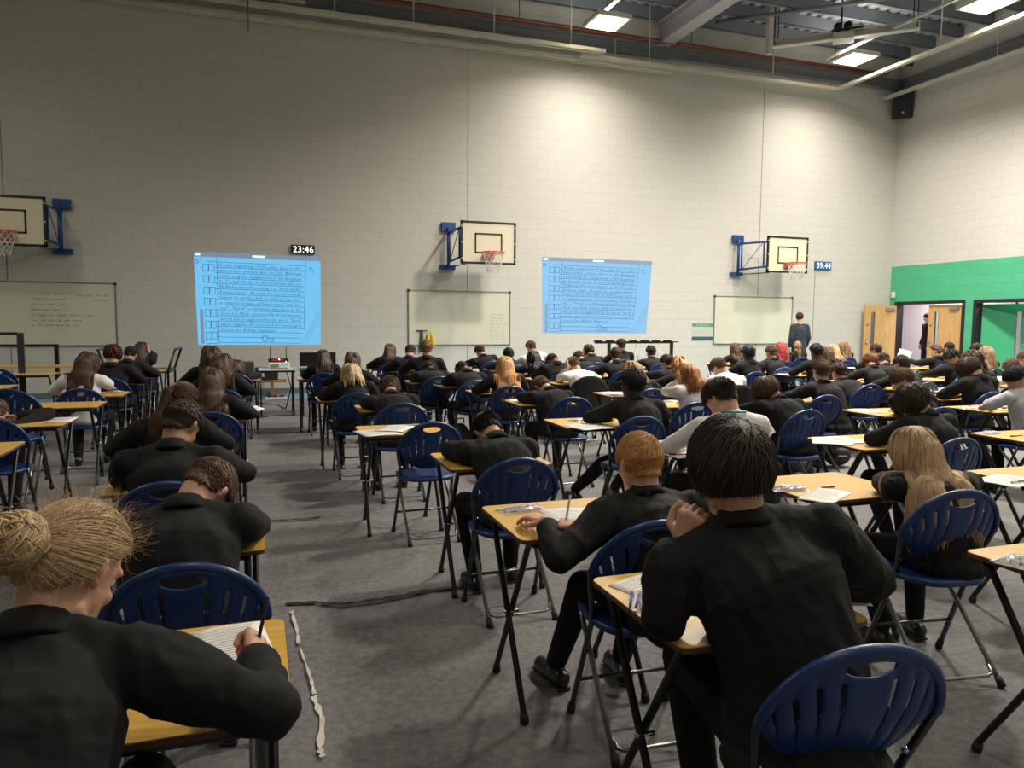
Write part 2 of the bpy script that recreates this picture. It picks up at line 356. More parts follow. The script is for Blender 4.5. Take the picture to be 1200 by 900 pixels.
# ------------------------------------------------------------------ lamps
m_lens = mat('lamp lens', (1, .95, .85), .4, emit=(1, .86, .66), es=22)
m_lens2 = m_lens
LAMPS = [(6.9, 14.3), (13.2, 14.25), (13.35, 11.05), (6.9, 10.6), (13.2, 7.4), (6.9, 6.6), (13.2, 3.6), (6.9, 2.6), (.6, 2.2), (-5.7, 10.6), (-5.7, 6.6), (.6, -1.8), (6.9, -1.6)]
LZ = 7.6
LABS = {0: 'square ceiling lamp glowing over the wall by the central basketball hoop', 1: 'square ceiling lamp beneath the motor crossbar, second from the side wall', 2: 'square ceiling lamp closest to the side wall above the hall doors'}
seen = ['square ceiling lamp hung over the seats, out ahead of the central lamp']
for i, (x_, y_) in enumerate(LAMPS):
    e = empty('ceiling_lamp', (x_, y_, LZ)); tag(e, LABS.get(i, 'square ceiling lamp hanging in the rows above the exam desks'), 'ceiling lamp', 'square lamps hung below the roof' if i in LABS else 'lamps above the exam desks')
    MB().box((-.38, -.38, .0), (.38, .38, .09)).build('housing', mat('lamp housing', (.62, .60, .55), .4), e, bevel=.01)
    MB().box((-.31, -.31, -.012), (.31, .31, .002)).build('diffuser', m_lens, e)
    for sx in (-1, 1): MB().tube([(sx*.2, 0, .08), (sx*.2, 0, .27)], .008, 6).build('hanger', m_white_steel, e)
    ld = bpy.data.lights.new('lamp', 'AREA'); ld.shape = 'SQUARE'; ld.size = .6; ld.energy = POW.get(i, POW['d']) if (POW := {'d': 400, 0: 140, 1: 140, 2: 360, 3: 480, 4: 420, 5: 520, 6: 110, 8: 22, 9: 60, 10: 50, 11: 18, 12: 30, 7: 120}) else 0
    ld.color = (1, .92, .81); ld.spread = R_(150)
    lo = bpy.data.objects.new('lamp_light', ld); C.objects.link(lo); lo.location = (0, 0, -.02); lo.parent = e
    # fill light added above each closed housing to brighten the roof deck
    lu = bpy.data.lights.new('added_roof_fill', 'AREA'); lu.shape = 'SQUARE'; lu.size = .6; lu.energy = 26; lu.color = (1, .93, .84); lo = bpy.data.objects.new('added_roof_fill', lu); C.objects.link(lo); lo.location = (0, 0, .11); lo.rotation_euler = (PI, 0, 0); lo.parent = e
wd = bpy.data.worlds.new('world'); bpy.context.scene.world = wd; wd.use_nodes = True
wd.node_tree.nodes['Background'].inputs[0].default_value = (.8, .85, 1, 1); wd.node_tree.nodes['Background'].inputs[1].default_value = .03

# speaker
e = empty('wall_speaker', (16.35, 15.85, 7.3)); tag(e, 'black loudspeaker mounted high in the corner of the hall', 'speaker'); e.rotation_euler = (R_(12), 0, R_(-40))
MB().box((-.24, -.17, -.34), (.24, .05, .34)).build('cabinet', m_blacksat, e, bevel=.03)
MB().box((-.21, -.178, -.31), (.21, -.171, .31)).build('grille', mat('speaker grille', (.006, .007, .012), .6), e)
MB().box((-.03, -.182, -.22), (.03, -.179, -.16)).build('badge', m_white_steel, e); MB().box((-.05, .05, -.3), (.05, .14, .3)).build('bracket', m_black, e)

# ------------------------------------------------------------------ whiteboards
m_board = mat('whiteboard', (.60, .60, .50), .3, var=.03, vscale=2); m_alu = mat('aluminium', (.32, .32, .31), .35, .8)
m_ink = mat('dry marker ink', (.20, .20, .20), .6); m_inkf = mat('faded marker ink', (.42, .41, .34), .6)
def scribble(w, lines, seed, size=.05, m=m_ink):
    r = random.Random(seed); mb = MB()
    for (x, z, ln_) in lines:
        q = x
        while q < x+ln_:
            wl = r.uniform(.05, .16); pts = []; n = max(4, int(wl/.012))
            for i in range(n): pts.append((q + wl*i/n, 0, z + size*.35*math.sin(i*2.1+r.random()*2)*r.uniform(.4, 1)))
            mb.tube(pts, .0035, 3, False); q += wl + .045
    return mb
def whiteboard(x0, x1, z0, z1, label, scr=None, extra=None):
    e = empty('whiteboard', (x0, YF, z0)); tag(e, label, 'whiteboard', 'whiteboards on the projection wall')
    W, H = x1-x0, z1-z0
    MB().box((0, -.018, 0), (W, -.002, H)).build('board', m_board, e)
    MB().box((-.015, -.028, -.015), (W+.015, -.001, .006)).box((-.015, -.028, H-.006), (W+.015, -.001, H+.015)).box((-.015, -.028, 0), (.006, -.001, H)).box((W-.006, -.028, 0), (W+.015, -.001, H)).build('frame', m_alu, e)
    if scr: o = scribble(W, *scr).build('handwriting', scr[-1] if not isinstance(scr[-1], (int, float)) else m_ink, e); o.location = (0, -.0195, 0)
    for sx in (0, W): MB().box((sx-.025, -.032, H-.025), (sx+.025, -.001, H+.025)).build('corner_cap', m_blacksat, e)
    return e
whiteboard(-5.4, -2.58, .99, 2.17, 'whiteboard covered in faint notes beside the blue slide, farthest from the doors', ([(1.55, .98, .45), (1.45, .87, .55), (1.4, .77, .6), (1.4, .67, .5), (1.4, .57, .95), (1.4, .47, .7), (1.4, .38, .75), (2.2, .95, .5), (2.45, .86, .25)], 4, .06, m_ink))
whiteboard(3.12, 5.44, .98, 2.16, 'whiteboard below the central basketball hoop with faded writing', ([(.15, .72, .22), (.05, .3, .12)]+[(1.85, .68-.07*i, .35-.02*(i % 3)) for i in range(9)], 5, .05, m_inkf))
whiteboard(10.87, 13.22, .98, 2.17, 'clean whiteboard below the hoop nearest the doors', ([(.95, 1.1, .1)], 6, .03, m_inkf))

# ------------------------------------------------------------------ projected slides
m_slide = mat('projected slide', (.01, .02, .03), .8, spec=0, emit=(.165, .53, .86), es=.95)
m_slide2 = mat('projected slide paler', (.01, .02, .03), .8, spec=0, emit=(.28, .57, .88), es=.95)
m_slink = mat('projected dark ink', (.02, .05, .12), .8, emit=(.03, .13, .33), es=.5)
m_slbar = mat('projected toolbar', (.1, .12, .15), .7, emit=(.22, .33, .48), es=.6)
m_slwht = mat('projected light', (.3, .3, .3), .7, emit=(.6, .85, 1), es=1)
LINES = ['At the beginning of the play, due to the', 'important events, we see the Birlings', 'celebrating the engagement of his daughter', 'to Gerald Croft. At this moment we see', 'Mr Birling himself speaking as a "hard headed', 'business man". As such, he is passionately', 'happy about the fact he will merge with', 'a company because of "lower costs" and "pri-', 'ces". "Hard" could imply that lives in his', 'does not think emotionally about anyone', 'which this is suggested by the word "hard"', 'which suggests this is most of worried in goal', 'seen in the Birlings\' happiness.']
def slide(cs, label, ms):
    """cs: four wall corners tl,tr,br,bl as (x,z)"""
    tl, tr, br, bl = [Vector(q) for q in cs]
    def P(u, v, y=0): q = (tl*(1-u)+tr*u)*(1-v) + (bl*(1-u)+br*u)*v; return (q.x, YF-.004-y, q.y)
    e = empty('projected_slide', (0, YF, 0)); tag(e, label, 'projected slide', 'slides projected on the far wall'); e.location = (0, 0, 0)
    def quad(mb, u0, v0, u1, v1, y): mb.add([P(u0, v1, y), P(u1, v1, y), P(u1, v0, y), P(u0, v0, y)], [(0, 1, 2, 3)]); return mb
    b = MB()
    q = [P(0, 1, 0), P(1, 1, 0), P(1, 0, 0), P(0, 0, 0)]; q2 = [(x, y+.003, z) for x, y, z in q]
    b.add(q+q2, [(0, 1, 2, 3), (7, 6, 5, 4), (0, 4, 5, 1), (1, 5, 6, 2), (2, 6, 7, 3), (3, 7, 4, 0)]); b.build('slide_page', ms, e)
    quad(MB(), 0, 0, 1, .052, .001).build('title_bar', m_slbar, e)
    t = MB(); quad(t, .45, .015, .55, .04, .002); quad(t, .01, .012, .05, .04, .002); t.build('title_marks', m_slwht, e)
    ln = MB()
    def seg(u0, v0, u1, v1, w=.0022, y=.0015):
        a = Vector(P(u0, v0, y)); c = Vector(P(u1, v1, y)); d = (c-a).normalized(); n = Vector((-d.z, 0, d.x))*w*2
        ln.add([a-n, c-n, c+n, a+n], [(0, 1, 2, 3)])
    for i in range(16): v = .10+.058*i; seg(.155 if i else .1, v, .87 if i < 13 else (.84 if i == 13 else .83), v+.012)
    seg(.175, .05, .165, .985); seg(.88, .05, .86, .8)
    for i in range(8):
        v = .13+.122*i
        for k in range(2):
            u = .065+.045*k; vb = min(v+.072, .985)
            seg(u, v, u+.042, v); seg(u, v, u-.001, vb); seg(u+.042, v, u+.041, vb)
            if vb < .98: seg(u, vb, u+.042, vb)
    seg(.90, .13, .925, .12); seg(.905, .17, .92, .125); seg(.945, .19, .925, .125)
    for k, (cu, cv, rr_) in enumerate([(.535, .93, .024), (.59, .945, .017), (.02, .105, .013)]):
        for j in range(20):
            a0, a1 = 2*PI*j/20, 2*PI*(j+1)/20; seg(cu+rr_*math.cos(a0), cv+rr_*1.4*math.sin(a0), cu+rr_*math.cos(a1), cv+rr_*1.4*math.sin(a1), .003)
    ln.build('ruled_lines', m_slink, e)
    quad(quad(MB(), .025, .62, .05, .985, .001), .028, .61, .047, .62, .001).build('tool_strip', m_slbar, e)
    # pen lying across the page corner
    pn = MB()
    for o_, w_ in ((0, .006), (.03, .004), (.045, .003)):
        a = Vector(P(.835+o_, .99, .002)); c = Vector(P(.99, .62+o_*1.6, .002)); d = (c-a).normalized(); n = Vector((-d.z, 0, d.x))*w_; pn.add([a-n, c-n, c+n, a+n], [(0, 1, 2, 3)])
    pn.build('page_edge_pen', m_slbar, e)
    allv = []; allf = []
    for i, s in enumerate(LINES):
        me = font_mesh(s, 1, shear=.25, res=1, off=-.004); xs = [q.co.x for q in me.vertices]; W = max(xs) or 1
        wu = (.66 if len(s) > 36 else .6)*(1 if i < 12 else .75); b0 = len(allv); sx = wu/W
        for q in me.vertices:
            u = .18+q.co.x*sx+.004*math.sin(q.co.x*3); v = .148+.058*i - q.co.y*.05 + .012*(q.co.x/W); allv.append(P(u, v, .002))
        allf += [tuple(b0+k for k in p.vertices) for p in me.polygons]; bpy.data.meshes.remove(me)
    link('handwriting', mesh(allv, allf), m_slink, e)
slide([(-1.17, 2.84), (1.27, 2.82), (1.25, .985), (-1.13, .99)], 'bright blue projected slide of handwriting below the 23:46 clock', m_slide)
slide([(6.22, 2.99), (9.08, 2.98), (8.95, 1.245), (6.24, 1.245)], 'paler blue projected slide of handwriting between two hoops', m_slide2)

# ------------------------------------------------------------------ clocks
def clock(c, W, H, txt, face, col, label):
    e = empty('digital_clock', (c[0], YF-.03, c[1])); tag(e, label, 'clock', 'digital clocks on the far wall')
    MB().box((-W/2, -.03, -H/2), (W/2, .03, H/2)).build('case', face, e, bevel=.008)
    me = font_mesh(txt, H*.98, space=1.08, off=.0015); o = link('digits', me, col, e); o.rotation_euler = (PI/2, 0, 0)
    xs = [q.co.x for q in me.vertices]; zs = [q.co.y for q in me.vertices]; sx = W*.88/(max(xs)-min(xs)); sz = H*.74/(max(zs)-min(zs)); o.scale = (sx, sz, 1)
    o.location = (-W/2*.88-min(xs)*sx, -.033, -H*.37-min(zs)*sz)
clock((.925, 2.955), .46, .18, '23:46', m_blacksat, mat('white led digits', (.8, .8, .8), .5, emit=(.9, .97, 1), es=1.1), 'black digital clock reading 23:46 above the brighter slide')
clock((14.15, 3.03), .52, .21, '09:44', mat('clock blue', (.01, .06, .22), .4, emit=(.02, .12, .35), es=.25), mat('pale led digits', (.5, .7, .9), .5, emit=(.55, .8, 1), es=1.1), 'blue digital clock reading 09:44 near the corner by the doors')

# small poster, thermostat, smoke sensor
e = empty('wall_chart', (10.55, YF-.004, 1.28)); tag(e, 'green-headed chart poster fixed beside the clean whiteboard', 'poster')
MB().box((-.31, -.006, -.21), (.31, .002, .21)).build('sheet', mat('chart paper', (.52, .54, .50), .6), e)
MB().box((-.31, -.009, .13), (.31, -.007, .21)).build('header', mat('chart green', (.05, .30, .17), .6), e); MB().box((-.31, -.009, -.21), (.31, -.007, -.12)).build('footer', mat('chart dark', (.04, .09, .11), .6), e)
mb = MB()
for i in range(15): mb.box((-.28+.04*i, -.009, -.1), (-.275+.04*i, -.007, .12))
mb.build('rules', mat('chart rules', (.35, .37, .35), .6), e)
me = font_mesh('ATTENDANCE', .055); o = link('lettering', me, m_board, e); o.rotation_euler = (PI/2, 0, 0); o.location = (-.2, -.0105, .15)
o = MB().box((-.05, -.05, -.08), (.0, .05, .08)).build('wall_sensor', mat('white plastic', (.7, .7, .66), .4), bevel=.01); o.location = (16.36, 16.05, 2.25); tag(o, 'small white sensor box in the corner above the open oak door', 'sensor')
o.location = (16.48, 15.95, 2.3)

# ------------------------------------------------------------------ basketball goals
m_blue = mat('blue steel', (.015, .06, .22), .4, .2); m_bb = mat('backboard', (.66, .62, .47), .4, var=.02); m_blk = mat('black paint', (.012, .012, .014), .5)
m_rim = mat('orange rim', (.62, .10, .03), .45); m_net = mat('net cord', (.62, .60, .56), .8)
def goal(bx, bz, Yb, postx, label):
    """bx centre of board, board plane Yb, post on the wall"""
    e = empty('basketball_goal', (bx, Yb, bz)); tag(e, label, 'basketball hoop', 'wall-mounted basketball hoops'); W, H = .6, .44
    MB().box((-W, -.012, -H), (W, .012, H)).build('backboard', m_bb, e)
    fr = MB()
    for x0, z0, x1, z1 in ((-W, -H, W, -H+.045), (-W, H-.045, W, H), (-W, -H, -W+.045, H), (W-.045, -H, W, H)): fr.box((x0, -.02, z0), (x1, .02, z1))
    fr.build('edge_border', m_blk, e)
    ib = MB(); a, b0, b1 = .30, -.22, .20; t = .035
    for x0, z0, x1, z1 in ((-a, b0, a, b0+t), (-a, b1-t, a, b1), (-a, b0, -a+t, b1), (a-t, b0, a, b1)): ib.box((x0, -.016, z0), (x1, -.011, z1))
    ib.build('target_square', m_blk, e)
    for sx in (-1, 1):
        for z_ in (-.33, 0, .33): MB().box((sx*(W-.022)-.014, -.024, z_-.014), (sx*(W-.022)+.014, .0, z_+.014)).build('bolt', m_white_steel, e)
    rc = Vector((0, -.36, -.22)); mb = MB(); mb.tube([rc + Vector((.225*math.cos(2*PI*i/28), .225*math.sin(2*PI*i/28), 0)) for i in range(28)], .012, 8, closed=True)
    mb.tube([(-.1, -.015, -.22), (-.12, -.17, -.22)], .012, 6); mb.tube([(.1, -.015, -.22), (.12, -.17, -.22)], .012, 6); rim = mb.build('rim', m_rim, e)
    MB().add([(-.1, -.015, -.2), (.1, -.015, -.2), (.1, -.015, -.36), (-.1, -.015, -.36), (-.12, -.16, -.225), (.12, -.16, -.225)], [(0, 1, 5, 4), (0, 4, 3), (1, 2, 5), (3, 4, 5, 2), (0, 3, 2, 1)]).build('rim_bracket', m_rim, e)
    n = MB(); K = 12; 
    for j in range(K):
        for s in (1, -1):
            pts = []
            for i in range(7):
                t_ = i/6; r_ = .222*(1-t_)+.115*t_; an = 2*PI*(j + s*i*.5)/K; pts.append(rc + Vector((r_*math.cos(an), r_*math.sin(an), -.012-.40*t_)))
            n.tube(pts, .0055, 4, False)
    n.build('net', m_net, e)
    px = postx - bx; yw = YF - Yb
    o = MB().tube([(px, yw-.12, -.42), (px, yw-.12, .40)], .035, 10).build('post', m_blue, e)
    MB().box((px-.13, yw-.09, .33), (px+.17, yw-.001, .52)).build('wall_plate', m_blue, e); MB().box((px-.16, yw-.09, -.50), (px+.17, yw-.001, -.40)).build('wall_plate', m_blue, e)
    ex = -W if px < 0 else W
    A0 = Vector((px, yw-.12, .30)); A1 = Vector((ex*.98, .03, .30)); B0 = Vector((px, yw-.12, -.34)); B1 = Vector((ex*.98, .03, -.30))
    d = (A1-A0)
    MB().tube([A0, A1], .025, 8).tube([B0, B1], .025, 8).tube([A0+d*.12, B0+(B1-B0)*.12], .022, 8).tube([A0+d*.9, B0+(B1-B0)*.9], .022, 8).build('swing_frame', m_blue, e)
    MB().tube([A0+d*.88, B0+(B1-B0)*.14], .009, 6).tube([(px, yw-.12, -.46), (ex*.8, .05, -.44)], .012, 6).tube([(ex*.9, .04, .4), (ex*.9, .04, -.4)], .02, 6).tube([(-.3*ex/abs(ex), .03, .3), (ex*.9, .04, .3)], .02, 6).tube([(-.3*ex/abs(ex), .03, -.3), (ex*.9, .04, -.3)], .02, 6).build('brace_rod', mat('dark rod', (.05, .05, .06), .4, .5), e)
goal(4.595, 3.13, 15.0, 3.98, 'basketball hoop on a blue folding frame above the middle whiteboard')
goal(12.345, 3.18, 15.25, 11.45, 'basketball hoop nearest the doors with a wide open blue frame')
goal(-4.1, 3.2, 15.3, -3.43, 'basketball hoop above the note-covered whiteboard, arm bracket toward the slide')

# ------------------------------------------------------------------ doors and the corridor beyond
m_oak = wood_mat('oak veneer', (.52, .30, .11), (.62, .38, .16), 1, (10, 10, 1), .45)
m_green = mat('green door paint', (.05, .38, .19), .45); m_frame = mat('black door frame', (.010, .010, .012), .5)
m_glass = mat('vision glass', (.35, .37, .38), .12, spec=.8, var=.05)
for n_, (a, b_) in enumerate((D1, D2)):
    fr = MB().box((XR-.02, a-.05, -.01), (XR+.22, a+.03, DH+.05)).box((XR-.02, b_-.03, -.01), (XR+.22, b_+.05, DH+.05)).box((XR-.02, a+.03, DH-.03), (XR+.22, b_-.03, DH+.05))
    struct('door_%d' % (n_+1), fr, m_frame)
def leaf(hx, hy, ang, m, W=.97, label='', handle=True, name='door_leaf', sgn=1):
    e = empty(name, (hx, hy, 0), ang); tag(e, label, 'door', kind='thing'); W_ = W
    H = 2.0; vx0, vx1 = W-.30, W-.20
    MB().box((0, -.022, .01), (vx0, .022, H)).box((vx1, -.022, .01), (W, .022, H)).box((vx0, -.022, .01), (vx1, .022, .35)).box((vx0, -.022, 1.82), (vx1, .022, H)).build('panel', m, e)
    MB().box((vx0, -.006, .35), (vx1, .006, 1.82)).build('vision_pane', mat('door glass', (.55, .6, .6), .08, trans=.85), e)
    MB().box((vx0-.012, -.026, .338), (vx0, .026, 1.832)).box((vx1, -.026, .338), (vx1+.012, .026, 1.832)).box((vx0-.012, -.026, 1.82), (vx1+.012, .026, 1.832)).build('glazing_bead', m_alu, e)
    for s in (-1, 1):
        MB().tube([(W-.06, s*.022, 1.02), (W-.06, s*.06, 1.02), (W-.17, s*.06, 1.02)], .01, 8).box((W-.085, s*.024-.003, .92), (W-.035, s*.024+.003, 1.10)).build('handle', m_chrome, e)
    MB().box((W-.10, -.026, 1.45), (W-.05, .026, 1.50)).build('door_sign', mat('sign dark', (.12, .05, .05), .5), e)
    MB().box((.1, .022, 1.87), (.36, .07, 1.94)).build('closer', m_alu, e)
    return e
leaf(16.46, 15.84, PI-R_(4), m_oak, 1.0, 'oak door leaf standing open against the far wall')
leaf(XR+.06, D1[0]+.04, PI/2, m_oak, .99, 'oak door leaf closed beside the dark-suited visitor')
leaf(XR+.18, D2[1]-.05, R_(-62), m_green, 1.0, 'green painted door leaf opened into the corridor')
m_cor = mat('corridor wall', (.72, .64, .66), .7)
struct('wall_corridor', MB().box((XR+2.0, 8, -.02), (XR+2.15, 18.5, 2.9)), m_cor); struct('wall_corridor', MB().box((XR+.2, 18.4, -.02), (XR+2.0, 18.5, 2.9)), m_cor)
struct('wall_corridor', MB().box((XR+.2, 8, -.02), (XR+2.0, 8.1, 2.9)), m_cor)
struct('ceiling_corridor', MB().box((XR+.2, 8.1, 2.7), (XR+2.0, 18.4, 2.75)), mat('corridor ceiling', (.6, .6, .6), .8)); 
struct('wall_corridor', MB().box((XR+.2, YF+.0, -.02), (XR+.25, 18.4, 2.7)), m_cor)
for y_ in (12.3, 15.6):
    e = empty('corridor_lamp', (XR+1.1, y_, 2.66)); tag(e, 'flat corridor ceiling lamp beyond the hall doors', 'ceiling lamp', 'corridor ceiling lamps')
    MB().box((-.3, -.3, .0), (.3, .3, .035)).build('housing', m_white_steel, e); MB().box((-.27, -.27, -.006), (.27, .27, .0)).build('diffuser', mat('corridor lens', (1, 1, 1), .4, emit=(1, .96, .95), es=6), e)
    ld = bpy.data.lights.new('lamp', 'AREA'); ld.size = .5; ld.energy = 75; ld.color = (1, .95, .95); lo = bpy.data.objects.new('lamp_light', ld); C.objects.link(lo); lo.location = (0, 0, -.02); lo.parent = e
o = MB().tube([(XR+1.9, 13.9, 0), (XR+1.9, 13.9, 2.2)], .03, 8).build('corridor_pole', mat('navy pole', (.02, .03, .10), .5)); tag(o, 'dark blue pole standing in the corridor beside the green door', 'pole')
# ------------------------------------------------------------------ folding chair
m_shell = mat('blue chair plastic', (.006, .033, .150), .33, spec=.5, bump=.04, bscale=300)
m_tube = mat('dark chrome tube', (.10, .10, .105), .28, .9)
m_tubel = mat('bright chrome tube', (.30, .30, .30), .28, .95)
# hoop shape in chair plane: half width as a function of height
def hoop_y(z): return -.03 - .37*(z-.44) if z > .44 else -.03 + (.44-z)*.40
def hoop_pts():
    """one side, bottom (seat) to crown then over"""
    pts = []
    for i in range(25):
        t = i/24; an = PI*t                                        # upper ellipse
        pts.append((-.222*math.cos(an), .615+.195*math.sin(an)))
    left = [(-.185, .44), (-.197, .50), (-.211, .56)]
    right = [(.211, .56), (.197, .50), (.185, .44)]
    return left + pts + right
def make_chair():
    t = empty('folding_chair')
    hp = [(x, hoop_y(z) + .0, z) for x, z in hoop_pts()]
    MB().tube(hp, .0108, 10).build('back_frame', m_tube, t)
    # fan shell: polar patch with slots
    NU, NV = 72, 40; c0 = (0, .40)
    def S(u, v):                                                    # u across -1..1, v 0 bottom..1 rim
        an = PI*(u+1)/2; top = (-.213*math.cos(an), .615+.186*math.sin(an))
        bx = .205*u; bz = .482 + .118*abs(u)**2.3
        w = max(0, 1-(u/.20)**2)*(max(0, 1-abs(v-.90)/.25) if v < .90 else max(0, 1-(v-.90)/.05)); k = v - .075*w*(1 if v < .93 else .5); x = bx*(1-k)+top[0]*k; z = bz*(1-k)+top[1]*k
        depth = -.030*math.sin(PI*min(1, v*1.02))*(1-abs(u)**3)*1.0 - .018*(1-u*u)
        rib = 0
        return Vector((x, hoop_y(z) + depth + .008, z))
    slots = [-.78, -.58, -.385, -.20, .20, .385, .58, .78]
    vs = []; fs = []
    us = sorted(set([-1+2*i/NU for i in range(NU+1)] + [-.19, .19] + [q+d for q in slots for d in (-.026, -.012, .012, .026)]))
    for v_ in range(NV+1):
        for u_ in us:
            p = S(u_, v_/NV); ds = min(abs(u_-q) for q in slots)
            if ds < .06 and .1 < v_/NV < .95: p.y += .006*(1-ds/.06)
            vs.append(p)
    n = len(us)
    for a in range(NV):
        for b in range(n-1):
            um = (us[b]+us[b+1])/2; vm = (a+.5)/NV
            if any(abs(um-q) < (.027 if vm > .60 else .013) for q in slots) and (.34 if abs(um) < .5 else .28) < vm < (.86 if abs(um) > .3 else .82): continue
            if abs(um) < .19 and .90 < vm < .955: continue
            fs.append((a*n+b, a*n+b+1, (a+1)*n+b+1, (a+1)*n+b))
    o = link('backrest', mesh(vs, fs, True), m_shell, t); so = o.modifiers.new('s', 'SOLIDIFY'); so.thickness = .007; so.offset = 0
    # blue rim band over the hoop tube
    rim = [(x*1.0, hoop_y(z) - .002, z+.001) for x, z in hoop_pts()[3:-3]]
    MB().tube(rim, .0130, 10).build('rim_band', m_shell, o)
    # seat: rounded square dish
    vs = []; fs = []; NR, NA = 8, 40
    vs.append((0, 0, .437))
    for r in range(1, NR+1):
        k = r/NR
        for a in range(NA):
            an = 2*PI*a/NA; c, s = math.cos(an), math.sin(an); ex = (abs(c)**3.2+abs(s)**3.2)**(-1/3.2)
            x = .198*k*c*ex; y = .20*k*s*ex; z = .437 + .013*k**3
            if k > .99: z -= .012
            if y > .1: z -= .35*(y-.1)**1.6
            x *= 1 - .10*max(0, -y/.2)
            vs.append((x, y+.01, z))
    for a in range(NA): fs.append((0, 1+a, 1+(a+1) % NA))
    for r in range(NR-1):
        for a in range(NA): b0 = 1+r*NA; fs.append((b0+a, b0+NA+a, b0+NA+(a+1) % NA, b0+(a+1) % NA))
    o = link('seat', mesh(vs, fs, True), m_shell, t); so = o.modifiers.new('s', 'SOLIDIFY'); so.thickness = .022; so.offset = -1
    for s in (-1, 1):
        o = MB().tube([(s*.185, hoop_y(.445), .445), (s*.19, hoop_y(.30), .30), (s*.2, hoop_y(.02), .02)], .0112, 8).build('leg', m_tube, t)
        MB().cone((s*.2, hoop_y(.035), .04), (s*.2, hoop_y(0), .0), .0145, .017, 10).build('foot_cap', m_rubber, o)
        o = MB().tube([(s*.168, .15, .425), (s*.168, .10, .36), (s*.172, -.22, .02)], .0105, 8).build('leg', m_tubel, t)
        MB().cone((s*.172, -.213, .035), (s*.172, -.24, .0), .0145, .017, 10).build('foot_cap', m_rubber, o)
        MB().tube([(s*.20, hoop_y(.5)+.0, .50), (s*.178, hoop_y(.5), .50)], .008, 6).build('pivot', m_chrome, t)
    MB().tube([(-.196, hoop_y(.16), .16), (.196, hoop_y(.16), .16)], .008, 8).build('stretcher', m_tube, t)
    k = [(-.168, -.155, .085), (-.155, -.20, .045), (-.13, -.208, .038), (.13, -.208, .038), (.155, -.20, .045), (.168, -.155, .085)]
    MB().tube(k, .0075, 8).build('stretcher', m_tubel, t)
    return t
# ------------------------------------------------------------------ exam desk: origin at centre of near edge on the floor
m_top = wood_mat('yellow oak laminate', (.58, .34, .06), (.68, .43, .10), .9, (1.2, 14, 14), .32)
m_edge = mat('brown desk edging', (.10, .045, .018), .5)
DW, DD, DZ = .58, .52, .712
def make_desk():
    t = empty('exam_desk')
    def rr_(w, d, r, z0, z1, y0=0):
        pts = []
        for cx, cy, a0 in ((w-r, d-r, 0), (-w+r, d-r, 90), (-w+r, -d+r, 180), (w-r, -d+r, 270)):
            for i in range(5): a = R_(a0+22.5*i); pts.append((cx+r*math.cos(a), cy+r*math.sin(a)))
        n = len(pts); v = [(x, y+y0, z0) for x, y in pts] + [(x, y+y0, z1) for x, y in pts]
        f = [tuple(range(n))[::-1], tuple(range(n, 2*n))] + [(i, (i+1) % n, n+(i+1) % n, n+i) for i in range(n)]; return v, f
    o = MB().add(*rr_(DW/2, DD/2, .03, DZ-.016, DZ, DD/2)).build('tabletop', m_top, t)
    MB().add(*rr_(DW/2+.0015, DD/2+.0015, .0315, DZ-.0165, DZ-.003, DD/2)).build('edge_band', m_edge, o)
    for s in (-1, 1):
        x1, x2 = s*(DW/2-.035), s*(DW/2-.06)
        o = MB().tube([(x1, .47, DZ-.03), (x1, .44, DZ-.05), (x1, .06, .03), (x1, .05, .012)], .0125, 8).build('leg', m_black, t); MB().cone((x1, .058, .03), (x1, .05, 0), .016, .018, 10).build('foot_cap', m_rubber, o)
        o = MB().tube([(x2, .02, DZ-.028), (x2, .06, DZ-.03), (x2, .095, DZ-.055), (x2, .47, .03), (x2, .475, .012)], .0125, 8).build('leg', m_black, t); MB().cone((x2, .468, .03), (x2, .475, 0), .016, .018, 10).build('foot_cap', m_rubber, o)
        MB().tube([((x1+x2)/2-s*.03, .25, .352), ((x1+x2)/2+s*.03, .25, .352)], .007, 6).build('pivot', m_chrome, t)
    MB().tube([(-DW/2+.035, .455, DZ-.035), (DW/2-.035, .455, DZ-.035)], .011, 8).build('crossbar', m_black, t)
    MB().tube([(-DW/2+.06, .03, DZ-.03), (DW/2-.06, .03, DZ-.03)], .011, 8).build('crossbar', m_black, t)
    return t
chair0 = make_chair(); desk0 = make_desk(); reg(chair0); reg(desk0)
used = {'chair': False, 'desk': False}
def put(kind, x, y, rz, label, scale=1, group=None):
    src = chair0 if kind == 'chair' else desk0
    o = src if not used[kind] else copy_tree(src)
    used[kind] = True; o.location = (x, y, .006); o.rotation_euler = (0, 0, R_(rz)); o.scale = (scale,)*3
    tag(o, label, 'chair' if kind == 'chair' else 'desk', group or ('blue folding chairs in the exam rows' if kind == 'chair' else 'exam desks in rows')); return o
